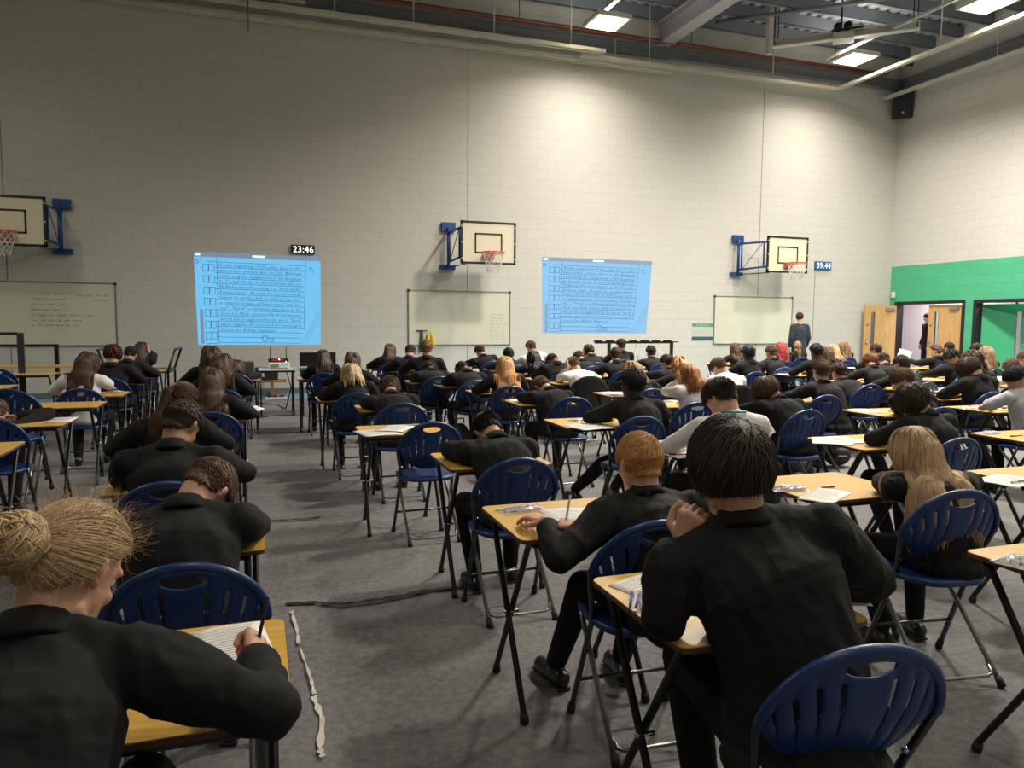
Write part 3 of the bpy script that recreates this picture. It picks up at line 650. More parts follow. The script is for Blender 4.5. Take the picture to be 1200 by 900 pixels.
# ------------------------------------------------------------------ stationery
m_paper = mat('exam paper', (.80, .79, .75), .7, var=.02); m_print = mat('printed ink', (.25, .25, .26), .8)
m_clear = mat('clear plastic', (.75, .76, .74), .15, spec=.8, alpha=.35); m_pen = [mat('black pen', (.015, .015, .018), .35), mat('blue pen', (.02, .06, .4), .35), mat('green pen', (.03, .45, .10), .35), mat('red pen', (.6, .03, .04), .35), mat('clear pen', (.6, .62, .62), .2)]
PT = DZ + .0065
def paper(x, y, rz, label, fold=False, w=.21, h=.297, z=0, seed=0):
    r = random.Random(seed); N = 8; v = []; f = []
    for j in range(N+1):
        for i in range(7):
            u, t = i/6, j/N; zz = .0015 + .004*math.sin(PI*u)*r.uniform(.7, 1) + (.10*max(0, u-.45)**2 if fold else 0)
            v.append(((u-.5)*w, (t-.5)*h, zz))
    f = [(j*7+i, j*7+i+1, (j+1)*7+i+1, (j+1)*7+i) for j in range(N) for i in range(6)]
    o = link('exam_paper', mesh(v, f, True), m_paper); so = o.modifiers.new('s', 'SOLIDIFY'); so.thickness = .001; so.offset = -1
    o.location = (x, y, PT+z); o.rotation_euler = (0, 0, R_(rz)); tag(o, label, 'paper', 'exam papers on the desks')
    mb = MB()
    for j in range(14):
        yy = h*.40 - j*h*.058; x1 = r.uniform(.2, .42)*w
        mb.box((-.42*w, yy-.0012, .0082+(.10*max(0, .0)**2)), (x1 if not fold else -.08*w, yy+.0012, .0085))
    mb.build('printed_lines', m_print, o)
    return o
def pen(x, y, rz, mi, label, z=0, L=.14):
    e = MB().tube([(-L/2, 0, .0045), (L*.38, 0, .0045), (L/2, 0, .0045)], [.0042, .0042, .001], 8).build('pen', m_pen[mi]); e.location = (x, y, PT+z); e.rotation_euler = (0, 0, R_(rz)); tag(e, label, 'pen', 'pens on the desks')
    MB().tube([(-L/2, 0, .0045), (-L/2+.04, 0, .0045)], .0052, 8).build('pen_cap', m_pen[0 if mi != 0 else 4], e); return e
def pouch(x, y, rz, label, seed=0, w=.22, d=.10):
    r = random.Random(seed); v = []; N, K = 12, 8
    for top in (1, 0):
        for j in range(K+1):
            for i in range(N+1):
                u, t = i/N, j/K; z = .022*math.sin(PI*u)**.5*math.sin(PI*t)**.6*r.uniform(.75, 1.15) if top else 0; v.append(((u-.5)*w, (t-.5)*d, z+.001))
    n1 = (N+1)*(K+1); f = []
    for b in (0, n1):
        for j in range(K):
            for i in range(N): q = (b+j*(N+1)+i, b+j*(N+1)+i+1, b+(j+1)*(N+1)+i+1, b+(j+1)*(N+1)+i); f.append(q if b == 0 else q[::-1])
    o = link('pencil_pouch', mesh(v, f), m_clear); o.location = (x, y, PT); o.rotation_euler = (0, 0, R_(rz)); tag(o, label, 'pencil case', 'clear pencil pouches')
    MB().box((-w/2, d/2-.006, .001), (w/2, d/2+.004, .007)).build('zip', m_pen[4], o)
    for k in range(5): 
        mi = r.choice([0, 4, 4, 1, 0, 4, 3]); yy = (k-2)*.015; q = MB().tube([(-w*.36, yy, .008), (w*.36, yy+r.uniform(-.01, .01), .008)], .004, 6).build('pencil', m_pen[mi], o)
    MB().box((.03, -.02, .004), (.07, .0, .014)).build('eraser', m_paper, o)
    return o
# ------------------------------------------------------------------ people
m_blazer = mat('black blazer cloth', (.0085, .0083, .0085), .85, spec=.3, bump=.30, bscale=11)
m_blazer2 = mat('charcoal blazer cloth', (.016, .016, .0165), .9, spec=.2, bump=.10, bscale=22)
m_navy = mat('navy suit cloth', (.028, .036, .055), .8, spec=.3, bump=.08, bscale=22, sheen=.1)
m_shirt = mat('white shirt cotton', (.74, .73, .71), .8, bump=.22, bscale=16)
m_polo = mat('grey sports top', (.42, .42, .44), .8, bump=.15, bscale=16)
m_trous = mat('black trousers', (.011, .011, .012), .85, spec=.2, bump=.10, bscale=18)
m_shoe = mat('black leather shoe', (.012, .012, .012), .3, spec=.6)
m_sole = mat('shoe sole', (.03, .03, .03), .7)
SKIN = {0: mat('fair skin', (.60, .33, .235), .5, var=.05, vscale=20), 1: mat('light olive skin', (.47, .26, .17), .5, var=.05, vscale=20), 2: mat('brown skin', (.15, .07, .042), .5, var=.05, vscale=20), 3: mat('dark skin', (.045, .022, .015), .45, var=.05, vscale=20)}
HAIRC = {'black': (.010, .009, .009), 'dark': (.048, .032, .022), 'brown': (.070, .036, .020), 'mid': (.12, .068, .038), 'light': (.24, .15, .08), 'blond': (.46, .31, .16), 'ginger': (.52, .275, .105), 'redbrown': (.20, .075, .03), 'copper': (.33, .13, .045), 'dyedred': (.30, .035, .035), 'auburn': (.075, .015, .012), 'dirty': (.44, .305, .165)}
def hairmat(c): return mat('hair '+c, HAIRC[c], .55, attr='tint', spec=.35)

def ik(a, b, l1, l2, pole):
    a = Vector(a); b = Vector(b); d = b-a; L = d.length
    if L > (l1+l2)*.985: b = a + d*((l1+l2)*.985/L); d = b-a; L = d.length
    if L < .05: L = .05
    x = (l1*l1-l2*l2+L*L)/(2*L); h = math.sqrt(max(0, l1*l1-x*x)); t = d.normalized(); p = Vector(pole); p = (p - t*p.dot(t)).normalized()
    return a + t*x + p*h, b
def hand(mb, W, d, n, s, curl=.4, spread=.02, sc=1.0, thumb=.5):
    """palm, four jointed fingers and a thumb leaving the side of the palm; n points out of the back of the hand"""
    d = Vector(d).normalized(); n = Vector(n); n = (n - d*n.dot(d)).normalized(); u = n.cross(d)*s; W = Vector(W)
    ln = [.072, .080, .074, .058]
    mb.cap2(W - d*.02, W + d*.015, .021*sc, .022*sc, 12)
    for i in range(4):
        o = (.027 - .0185*i)*sc; k = W + d*(.082 - .003*abs(i-1.2))*sc + u*o + n*(.003 - .0015*abs(i-1.5))*sc
        mb.cap2(W + u*o*.55 + d*.01, k, .0145*sc, .0115*sc, 8)
        if i < 3: mb.cap2(W + u*(o-.006)*.6 + d*.015, k - u*.009*sc, .013*sc, .010*sc, 8)
        ang = 0; p = k; dd = (d + u*(1.5-i)*spread*3).normalized(); cu = curl*(1+.06*i) if not isinstance(curl, (list, tuple)) else curl[i]
        for q, (fr, bend, r0, r1) in enumerate(((.46, 70, .0095, .0088), (.31, 85, .0088, .0080), (.23, 55, .0080, .0068))):
            ang += R_(bend)*cu; v = dd*math.cos(ang) - n*math.sin(ang); e = p + v*ln[i]*fr*sc*1.05; mb.cap2(p, e, r0*sc, r1*sc, 8); p = e
    b = W + u*.020*sc + d*.018*sc - n*.004; t1 = (d*.55 + u*.75 - n*.35*thumb).normalized(); m = b + t1*.042*sc
    t2 = (d*.85 + u*(.45-.75*thumb) - n*.5*thumb).normalized(); e1 = m + t2*.032*sc; t3 = (d*.8 + u*(.2-1.1*thumb) - n*.3*thumb).normalized(); e2 = e1 + t3*.025*sc
    mb.cap2(b, m, .0145*sc, .0115*sc, 8).cap2(m, e1, .0108*sc, .0095*sc, 8).cap2(e1, e2, .0095*sc, .0078*sc, 8)
    mb.cap2(W + d*.012, m, .014*sc, .0105*sc, 8)

HC, HR = Vector((0, -.010, .022)), Vector((.078, .097, .096))
def head_shapes(mb, H, det, fem=False):
    """H: head matrix (origin between the ears, +y face, +z crown)"""
    R3 = H.to_3x3()
    def E(c, r, n=14): mb.ell(H @ Vector(c), r, R3, n, 10)
    def K(a, b, ra, rb): mb.cap2(H @ Vector(a), H @ Vector(b), ra, rb, 10)
    E(HC, (HR.x-.004, HR.y-.004, HR.z-.004), 20)
    E((0, .022, -.03), (.062, .066, .078)); E((0, .045, -.062), (.043, .042, .048)); E((0, .062, -.096), (.022, .020, .017))
    K((-.045, .005, -.07), (-.02, .058, -.094), .022, .017); K((.045, .005, -.07), (.02, .058, -.094), .022, .017)
    if det:
        K((0, .083, .012), (0, .103, -.026), .009, .0115); E((-.011, .094, -.031), (.009, .010, .007), 8); E((.011, .094, -.031), (.009, .010, .007), 8)
        K((-.016, .083, -.058), (.016, .083, -.058), .0065, .0065); K((-.013, .080, -.067), (.013, .080, -.067), .0065, .0065)
        K((-.045, .070, .022), (-.012, .084, .020), .009, .009); K((.045, .070, .022), (.012, .084, .020), .009, .009)
        E((-.036, .066, -.028), (.02, .016, .016), 8); E((.036, .066, -.028), (.02, .016, .016), 8)
    for s in (-1, 1):
        K((s*.074, -.004, .012), (s*.087, -.016, .020), .009, .008); K((s*.087, -.016, .020), (s*.088, -.019, -.002), .0085, .008); K((s*.087, -.018, -.002), (s*.076, -.002, -.026), .008, .008); E((s*.080, -.008, 0), (.006, .014, .022), 8)
        K((s*.074, -.002, -.02), (s*.082, .0, .012), .006, .006)

def hair_mask(n, drop=0, jit=0):
    f = n[..., 1]; thr = jit + drop*np.clip((-f-.25)/.5, 0, 1) + np.interp(f, [-1, -.45, -.12, .12, .45, .75, 1], [-.84, -.76, -.34, .0, .28, .50, .56]); return n[..., 2] > thr
def np_sphere(N, rng):
    i = np.arange(N)+.5; ph = np.pi*(1+5**.5)*i; z = 1-2*i/N; r = np.sqrt(1-z*z); v = np.stack([r*np.cos(ph), r*np.sin(ph), z], 1); v += rng.normal(0, .02, v.shape); return v/np.linalg.norm(v, axis=1, keepdims=True)
def nrm(v): return v/np.maximum(np.linalg.norm(v, axis=-1, keepdims=True), 1e-9)
def strands_mesh(P, rad, ref, sides, tint, prof):
    """P [N,K,3] polylines to thin tapered locks, one mesh"""
    N, K, _ = P.shape; T = np.empty_like(P); T[:, 1:-1] = P[:, 2:]-P[:, :-2]; T[:, 0] = P[:, 1]-P[:, 0]; T[:, -1] = P[:, -1]-P[:, -2]; T = nrm(T)
    U = nrm(np.cross(T, ref)); W = np.cross(T, U); an = 2*np.pi*np.arange(sides)/sides
    V = P[:, :, None] + (U[:, :, None]*np.cos(an)[None, None, :, None]*1.5 + W[:, :, None]*np.sin(an)[None, None, :, None]*.8)*(rad[:, None]*prof[None, :])[:, :, None, None]
    V = V.reshape(-1, 3); base = (np.arange(N)*K*sides)[:, None, None, None] ; k = np.arange(K-1)[None, :, None, None]; s = np.arange(sides)[None, None, :, None]
    q = np.concatenate([base+k*sides+s, base+k*sides+(s+1) % sides, base+(k+1)*sides+(s+1) % sides, base+(k+1)*sides+s], 3).reshape(-1, 4)
    tv = np.repeat(tint, K*sides)
    return V, q, tv
def mk_mesh(V, Q, tint, name='hair'):
    me = bpy.data.meshes.new(name); me.vertices.add(len(V)); me.vertices.foreach_set('co', V.astype(np.float32).ravel())
    me.loops.add(len(Q)*4); me.loops.foreach_set('vertex_index', Q.astype(np.int32).ravel()); me.polygons.add(len(Q))
    me.polygons.foreach_set('loop_start', np.arange(len(Q), dtype=np.int32)*4); me.polygons.foreach_set('use_smooth', np.ones(len(Q), bool)); me.update(calc_edges=True)
    a = me.color_attributes.new('tint', 'FLOAT_COLOR', 'POINT'); c = np.ones((len(V), 4), np.float32); c[:, :3] = tint[:, None]; a.data.foreach_set('color', c.ravel()); me.validate(); return me
def make_hair(style, H, caps, det, seed, length=None):
    """style -> mesh; H head matrix, caps torso capsules the long hair rests on"""
    rng = np.random.default_rng(seed); Hn = np.array(H); R3 = Hn[:3, :3]; hc = R3@np.array(HC)+Hn[:3, 3]; rad = np.array(HR)
    N = {2: 9500, 1: 3000, 0: 480}[det]; wid = {2: .00125, 1: .0024, 0: .0066}[det]; sides = 4 if det == 2 else 3
    n = np_sphere(int(N*1.9), rng); drop = {'mop': -.24, 'short': .0, 'curly': -.05}.get(style, 0); n = n[hair_mask(n, drop, rng.normal(0, .05, len(n)) if style not in ('ponytail', 'bun') else 0)]; N = len(n)
    longs = {'long': .40, 'longer': .50, 'bob': .22, 'shoulder': .30, 'curlylong': .36, 'braids': .40}
    A, B = [], []
    def to_w(p): return p@R3.T + Hn[:3, 3]
    def push(P, off, clamp=0):
        """keep outside the head and torso"""
        loc = (P-hc)@R3; s = nrm(loc/rad*1.0); k = np.linalg.norm(loc/rad, axis=-1); tgt = 1+off/.09
        bad = (k < tgt) | ((k > tgt+clamp) if clamp else False); tgt = np.where(k < tgt, tgt, tgt+clamp); loc2 = np.where(bad[:, None], loc*(tgt/np.maximum(k, 1e-6))[:, None], loc); P = loc2@R3.T+hc
        for a, b, r in caps:
            a = np.array(a); b = np.array(b); ab = b-a; t = np.clip(((P-a)@ab)/max(ab@ab, 1e-9), 0, 1); c = a+t[:, None]*ab; dv = P-c; dl = np.linalg.norm(dv, axis=1); m = dl < r+off*.5+.006
            P = np.where(m[:, None], c+dv*((r+off*.5+.006)/np.maximum(dl, 1e-6))[:, None], P)
        return P
    out = []
    root = (n*rad*.985) + np.array(HC); rw = to_w(root); nw = n@R3.T
    if style in ('short', 'mop', 'fade', 'spiky', 'crop', 'curly', 'afro'):
        Ls = {'short': .055, 'mop': .10, 'fade': .045, 'spiky': .05, 'crop': .018, 'curly': .05, 'afro': .03}[style]
        whorl = nrm(np.array([.18, -.55, .8])); t = n-whorl; t = nrm(t - n*(t*n).sum(1, keepdims=True)+rng.normal(0, .16, t.shape))
        lift = {'short': .38, 'mop': .30, 'fade': .45, 'spiky': .95, 'crop': .3, 'curly': .8, 'afro': 1.1}[style]
        ln = Ls*rng.uniform(.6, 1.2, N)
        if style in ('short', 'fade', 'spiky'): low = np.clip((n[:, 2]+.15)/.55, .16 if style != 'short' else .3, 1); ln = ln*low
        if style == 'mop': ln = ln*np.clip((n[:, 2]+.75)/.8, .55, 1.1)
        d = nrm(t+n*lift); d = d@R3.T; K = 6; P = np.empty((N, K, 3)); P[:, 0] = rw; off = rng.uniform(.000, {'short': .010, 'mop': .026, 'fade': .012, 'spiky': .020, 'crop': .004, 'curly': .030, 'afro': .022}[style], N)*np.clip((n[:, 2]+.74)/.9, .10, 1)
        g = {'short': .10, 'mop': .16, 'fade': .06, 'spiky': .04, 'crop': .1, 'curly': .1, 'afro': 0}[style]
        for k in range(1, K):
            P[:, k] = push(P[:, k-1]+d*(ln/(K-1))[:, None], off*min(1, k/2.5)*1.0, ({'curly': .10, 'afro': .05, 'spiky': .09, 'mop': .02}.get(style, .03) if k < K-1 or style != 'mop' else .12))
            d = nrm(P[:, k]-P[:, k-1]); d[:, 2] -= g
            if style in ('curly', 'afro'): d += rng.normal(0, .55, d.shape)
            d = nrm(d)
        prof = np.array([.9, 1.15, 1.1, .95, .7, .15]); out.append((P, np.full(N, wid)*rng.uniform(.8, 1.25, N), prof, None))
        vol = {'short': .006, 'mop': .016, 'fade': .005, 'spiky': .006, 'crop': .003, 'curly': .016, 'afro': .016}[style]
    elif style in longs:
        L = (length or longs[style])*rng.uniform(.8, 1.05, N); part = .0; sgn = np.sign(n[:, 0]-.1+rng.normal(0, .02, N))
        if style == 'braids': idx = rng.permutation(N)[:int(N*.32)]; n, rw, nw, L, sgn = n[idx], rw[idx], nw[idx], L[idx], sgn[idx]; N = len(n)
        t = np.stack([sgn*.75*(n[:, 2] > .2), -.35-.6*(n[:, 1] < .3), -.15+0*sgn], 1); t = nrm(t - n*(t*n).sum(1, keepdims=True)+rng.normal(0, .07, t.shape)); d = nrm(t+n*.12)@R3.T; K = 16 if det else 11
        if det == 2: K = 22
        P = np.empty((N, K, 3)); P[:, 0] = rw; off = rng.uniform(.002, .024, N)*(1.5 if style == 'curlylong' else 1)
        cl = rng.normal(0, 1, (N, 3))
        for k in range(1, K):
            P[:, k] = push(P[:, k-1]+d*(L/(K-1))[:, None], off*min(1, k/3)); d = nrm(P[:, k]-P[:, k-1])*.55
            ctr = np.array(caps[1][1] if caps else hc); q = ctr[None]-P[:, k]; q[:, 2] = 0; q[:, 1] += .08; d += nrm(q)*(.05 if k > 4 else 0); d[:, 2] -= 1.0
            # keep locks behind the face
            loc = (P[:, k]-hc)@R3; back = (loc[:, 1] > .045) & (loc[:, 2] < .06); d = d + np.where(back[:, None], (R3@np.array([0, -1., 0]))[None]*.7, 0)
            wav = {'curlylong': .42, 'long': .06, 'longer': .10, 'bob': .05, 'shoulder': .08, 'braids': .03}[style]
            d += wav*np.stack([np.sin(k*12/K*1.3+rw[:, 0]*90+cl[:, 0]*.5), np.cos(k*12/K*1.1+rw[:, 0]*70+cl[:, 1]*.5), 0*cl[:, 2]], 1) + rng.normal(0, .02, d.shape); d = nrm(d)
        prof = np.interp(np.linspace(0, 1, K), [0, .1, .6, .9, 1], [.9, 1.2, 1.2, .8, .15]); w_ = wid*(1.35 if style != 'braids' else 2.4)
        if style == 'braids': prof = prof*(1+.25*np.cos(np.arange(K)*PI))
        out.append((P, np.full(N, w_)*rng.uniform(.8, 1.25, N), prof, None)); vol = .010
    else:                                                                # tied back: ponytail or bun
        tie = nrm(np.array([0, -.93, -.12 if style != 'bun' else -.12])); K = 8; P = np.empty((N, K, 3)); off = rng.uniform(.001, .012, N)
        for k in range(K):
            u = (k/(K-1))**1.05; dd = nrm(n*(1-u)+tie*u+rng.normal(0, .006, n.shape)); P[:, k] = to_w(dd*(rad+off[:, None])*(1+.03*math.sin(PI*u)) + np.array(HC))
        out.append((P, np.full(N, wid*1.1)*rng.uniform(.8, 1.25, N), np.interp(np.linspace(0, 1, K), [0, .2, 1], [.8, 1.1, 1]), None))
        tw = to_w(tie*(rad+.008)+np.array(HC)); td = R3@tie
        if style == 'ponytail':
            M_ = N//3; K = 13; P = np.empty((M_, K, 3)); P[:, 0] = tw + rng.normal(0, .007, (M_, 3)); d = nrm(td[None]*.8+np.array([0, 0, -.5])+rng.normal(0, .10, (M_, 3))); L = (length or .33)*rng.uniform(.75, 1.05, M_); off = rng.uniform(0, .022, M_)
            for k in range(1, K): P[:, k] = push(P[:, k-1]+d*(L/(K-1))[:, None], off); d = nrm(P[:, k]-P[:, k-1])*.5; d[:, 2] -= 1; d = nrm(d+rng.normal(0, .03, d.shape))
            out.append((P, np.full(M_, wid*1.25)*rng.uniform(.8, 1.2, M_), np.interp(np.linspace(0, 1, K), [0, .1, .7, 1], [.9, 1.2, 1, .15]), None))
        else:
            M_ = N//3; K = 14; bc = tw + td*.028 + np.array([0, 0, -.008]); P = np.empty((M_, K, 3)); ax = nrm(rng.normal(0, 1, (M_, 3))*.5+td[None]); e1 = nrm(np.cross(ax, rng.normal(0, 1, (M_, 3)))); e2 = np.cross(ax, e1); rb = rng.uniform(.028, .050, M_); ph = rng.uniform(0, 6.28, M_); arc = rng.uniform(1.5, 4.5, M_)
            for k in range(K): a_ = ph+arc*k/(K-1); P[:, k] = bc + (e1*np.cos(a_)[:, None]+e2*np.sin(a_)[:, None])*rb[:, None]*(1+.10*np.sin(a_*3))[:, None] + ax*(.012*np.sin(a_*2))[:, None]
            out.append((P, np.full(M_, wid*1.4)*rng.uniform(.8, 1.2, M_), np.interp(np.linspace(0, 1, K), [0, .1, .9, 1], [.3, 1.1, 1, .3]), None))
            # flyaway wisps
            M_ = N//16; K = 8; i_ = rng.permutation(N)[:M_]; P = np.empty((M_, K, 3)); P[:, 0] = rw[i_]; d = nrm(nw[i_]+rng.normal(0, .6, (M_, 3)))
            for k in range(1, K): P[:, k] = P[:, k-1]+d*.011; d = nrm(d+rng.normal(0, .4, d.shape))
            out.append((P, np.full(M_, wid*.35), np.linspace(1, .2, K), None))
        vol = .005
    Vs, Qs, Ts = [], [], []; nb = 0
    for P, rd, prof, _ in out:
        ref = nrm(P-hc); tint = np.clip(rng.normal(1, .28, len(P)), .45, 1.8); V, Q, T_ = strands_mesh(P, rd, ref, sides, tint, prof); Vs.append(V); Qs.append(Q+nb); Ts.append(T_); nb += len(V)
    # scalp layer
    nu, nv = (40, 28) if det else (22, 16); th = np.linspace(0.001, PI, nv+1); ph = np.linspace(0, 2*PI, nu, endpoint=False); g = np.stack([np.sin(th)[:, None]*np.cos(ph), np.sin(th)[:, None]*np.sin(ph), np.cos(th)[:, None]+0*ph], -1)
    mk = hair_mask(g, drop, .07); vv = vol*np.clip((g[..., 2]+.72)/.9, .05, 1)[..., None]; V = to_w((g*(rad+vv)+np.array(HC)).reshape(-1, 3)); Q = []
    for i in range(nv):
        for j in range(nu):
            j2 = (j+1) % nu
            if mk[i, j] and mk[i, j2] and mk[i+1, j] and mk[i+1, j2]: Q.append((i*nu+j, (i+1)*nu+j, (i+1)*nu+j2, i*nu+j2))
    Vs.append(V); Qs.append(np.array(Q)+nb); Ts.append(np.full(len(V), .7)); 
    return mk_mesh(np.concatenate(Vs), np.concatenate(Qs), np.concatenate(Ts))

def D(a, sd=0): return Vector((math.sin(sd), math.sin(a)*math.cos(sd), math.cos(a)*math.cos(sd)))
def pose(S, a):
    sd = R_(S.get('side', 0)); pel = Vector((0, S.get('pely', 0), .508/S['scq'])); fem = S.get('fem', False)
    tl = S.get('tl', .95); wa = pel + .155*tl*D(.5*a, sd*.5); ch = wa + .16*tl*D(a, sd); nb = ch + .145*tl*D(min(a*1.15+.12, 1.5), sd)
    hp = R_(S.get('hp', 35)); hy = R_(S.get('hy', 0)); hr = R_(S.get('hr', 0))
    Rh = Matrix.Rotation(-hy, 3, 'Z') @ Matrix.Rotation(-hp, 3, 'X') @ Matrix.Rotation(hr, 3, 'Y')
    nk = nb + .042*D(a*.8, sd) ; hc = nk + Rh @ Vector((0, .012, .108)); H = Rh.to_4x4(); H.translation = hc
    c = hc + Rh @ HC; up = Vector((0, 0, 1)); r = HR + Vector((.012, .012, .012)); q = Rh.transposed() @ up; e = math.sqrt((r.x*q.x)**2+(r.y*q.y)**2+(r.z*q.z)**2)
    top = c + Vector((0, 0, e)) 
    sw = .168 if fem else .188; shc = nb - .035*D(a, sd); tw = R_(S.get('tw', 0)); ax = Vector((math.cos(tw), -math.sin(tw), -math.sin(sd)))
    up_ = D(a, sd)
    return dict(pel=pel, wa=wa, ch=ch, nb=nb, nk=nk, H=H, top=top, shl=shc-ax*sw - up_*S.get('dropl', .01), shr=shc+ax*sw - up_*S.get('dropr', .01), ax=ax, a=a)
import zlib
def crc(s): return zlib.crc32(s.encode())
PEOPLE = []
def person(S):
    det = S.get('det', 0); sc = S['scq'] = S.get('sc', .90 if S.get('fem') else .945); Yt = S['Y']; T = atY(*S['px'], Yt) if 'px' in S else Vector(S['at'])
    if S.get('stand'): return stand_person(S)
    lo0, hi0 = R_(-4), R_(74)
    f = lambda a: pose(S, a)['top'].z*sc
    def solve(z):
        if f(lo0) < z: return lo0
        if f(hi0) > z: return hi0
        p, q = lo0, hi0
        for _ in range(24):
            m_ = (p+q)/2
            if f(m_) > z: p = m_
            else: q = m_
        return p
    if 'rooty' in S:                                                  # sit on the chair that stands there, crown still on its sight line
        for _ in range(8):
            T = atY(*S['px'], Yt); J = pose(S, solve(T.z)); o_ = Matrix.Rotation(R_(-S.get('yaw', 0)), 3, 'Z') @ (J['top']*sc); Yt += .7*(S['rooty'] - (T.y - o_.y))
        T = atY(*S['px'], Yt)
    lo, hi = lo0, hi0
    if f(lo) < T.z: sc *= min(1.10, T.z/f(lo)); S['scq'] = sc; a = lo
    elif f(hi) > T.z: a = hi
    else:
        for _ in range(24):
            mid = (lo+hi)/2
            if f(mid) > T.z: lo = mid
            else: hi = mid
        a = lo
    J = pose(S, a); yaw = R_(-S.get('yaw', 0)); Rz = Matrix.Rotation(yaw, 3, 'Z')
    # seat point: the crown lands where the photograph has it
    root = Vector((T.x, T.y, 0)) - Rz @ (J['top']*sc); root.z = .006
    e = empty('person', root, yaw); e.scale = (sc,)*3; tag(e, S['label'], 'person', S.get('group', 'students sitting the exam'))
    S['root'] = root; S['lean'] = math.degrees(a); S['sc_'] = sc; S['seatY'] = root.y
    inv = (Matrix.Translation(root) @ Matrix.Rotation(yaw, 4, 'Z') @ Matrix.Scale(sc, 4)).inverted()
    def L(p): return inv @ Vector(p)                                  # world to own space
    H = J['H']; fem = S.get('fem'); hcw = H.translation
    # arms
    arms = {}
    for s, key in ((-1, 'l'), (1, 'r')):
        sh = J['sh'+key]; m = S.get('arm'+key, 'write' if s > 0 else 'rest'); el_pole = Vector((s*.9, -.15, -.6))
        dz = (DZ+.035)/sc
        if isinstance(m, dict): tgt = L(m['w']) if 'w' in m else Vector(m['p']); pole = Vector(m.get('pole', el_pole)); d = Vector(m.get('d', (0, 1, 0))); n = Vector(m.get('n', (0, 0, 1))); cu = m.get('curl', .5)
        elif m == 'write': tgt = Vector((s*.10, max(.30, sh.y+.22), dz)); pole = Vector((s*.9, -.1, -.35)); d = Vector((-s*.45, 1, -.1)); n = Vector((s*.55, .1, .8)); cu = .62
        elif m == 'rest': tgt = Vector((s*.13, max(.28, sh.y+.20), dz-.005)); pole = Vector((s*.9, -.1, -.35)); d = Vector((-s*.6, 1, 0)); n = Vector((0, 0, 1)); cu = .18
        elif m == 'fold': tgt = Vector((s*.02, max(.26, sh.y+.14), dz)); pole = Vector((s*1, .15, -.2)); d = Vector((-s*1, .25, 0)); n = Vector((0, .1, 1)); cu = .2
        elif m == 'cheek': tgt = H @ Vector((s*.075, .060, -.125)); pole = Vector((s*.25, .5, -1)); d = H.to_3x3() @ Vector((s*.05, -.12, 1)); n = H.to_3x3() @ Vector((s*1, .35, 0)); cu = .55
        elif m == 'crown': tgt = H @ Vector((s*.105, .035, -.02)); pole = Vector((s*.35, .5, -1)); d = H.to_3x3() @ Vector((-s*.1, -.5, 1)); n = H.to_3x3() @ Vector((s*1, .2, .3)); cu = .3
        elif m == 'lap': tgt = Vector((s*.10, .24, .60)); pole = Vector((s*.8, -.4, -.5)); d = Vector((-s*.3, 1, -.1)); n = Vector((0, .1, 1)); cu = .3
        elif m == 'ahead': tgt = Vector((s*.16, .55, dz+.01)); pole = Vector((s*.9, 0, -.3)); d = Vector((-s*.1, 1, 0)); n = Vector((0, 0, 1)); cu = .3
        el, W = ik(sh, tgt, .275, .245, pole)
        if isinstance(m, dict) and 'el' in m: el = L(m['el']); W = tgt
        if el.z < dz + .012 and not isinstance(m, dict) and m not in ('lap',) and el.y > .12: el.z = dz + .012
        arms[s] = (sh, el, W, d, n, cu)
    # legs
    legs = {}
    for s in (-1, 1):
        hip = J['pel']+Vector((s*.088, .01, -.01)); an = S.get('foot'+('l' if s < 0 else 'r')); an = L(an) if an else Vector((s*.13, .33 + .05*s, .088)); an.z = .088/sc
        kn, an = ik(hip, an, .43, .425, (s*.15, 1, .9)); legs[s] = (hip, kn, an)
    vox = {2: .0075, 1: .0125, 0: .0175}[det]; top = S.get('top', 'blazer'); short = top in ('polo', 'tee')
    # ---- skin body, one continuous surface
    B = MB(); head_shapes(B, H, det > 0, fem)
    B.cap2(H @ Vector((0, -.03, -.04)), J['nb']-.01*D(J['a']), .048 if fem else .054, .050 if fem else .056, 12)
    B.cap2(H @ Vector((0, .01, -.07)), J['nb']+Vector((0, .01, -.02)), .042, .045, 12)
    B.cap2(J['nb']-.04*D(J['a']), J['ch'], .05, .10, 12).cap2(J['ch'], J['wa'], .10, .09, 12).cap2(J['wa'], J['pel'], .09, .10, 12).cap2(J['shl'], J['shr'], .04, .04, 10)
    for s in (-1, 1):
        sh, el, W, d, n, cu = arms[s]; B.chain([sh, el, W], [.040, .035, .024], 10)
        hip, kn, an = legs[s]; B.chain([hip, kn, an], [.065, .047, .033], 10)
        if det < 2: hand(B, W, d, n, -s, cu)
    body = voxel(B, vox, 3 if det else 2)
    if det == 2:
        for s in (-1, 1):
            sh, el, W, d, n, cu = arms[s]; hb = MB(); mid = el.lerp(W, .3); hb.chain([mid, W], [.032, .0225], 12); hand(hb, W, d, n, -s, cu); body = join_me(body, voxel(hb, .0034, 2))
    bo = link('body', body, SKIN[S.get('skin', 0)], e)
    # ---- clothing
    Cm = MB(); a = J['a']; wx = .86 if fem else 1.0
    def seg(p, q, rx, ry, rx2, ry2, k=9):
        for i in range(k+1):
            t_ = i/k; c = p.lerp(q, t_); ux = J['ax'].normalized(); dz_ = (q-p).normalized(); fy = dz_.cross(ux).normalized(); ux2 = fy.cross(dz_); m3 = Matrix((ux2, fy, dz_)).transposed(); Cm.ell(c, (rx*(1-t_)+rx2*t_, ry*(1-t_)+ry2*t_, .075), m3, 16, 8)
    seg(J['pel']+Vector((0, -.005, -.015)), J['wa'], .178*wx, .128, .166*wx, .122); seg(J['wa'], J['ch'], .166*wx, .122, .186*wx, .130); seg(J['ch'], J['nb']-.045*D(a), .186*wx, .130, .15*wx, .088)
    Cm.cap2(J['shl']-.008*D(a), J['shr']-.008*D(a), .066, .066, 12)
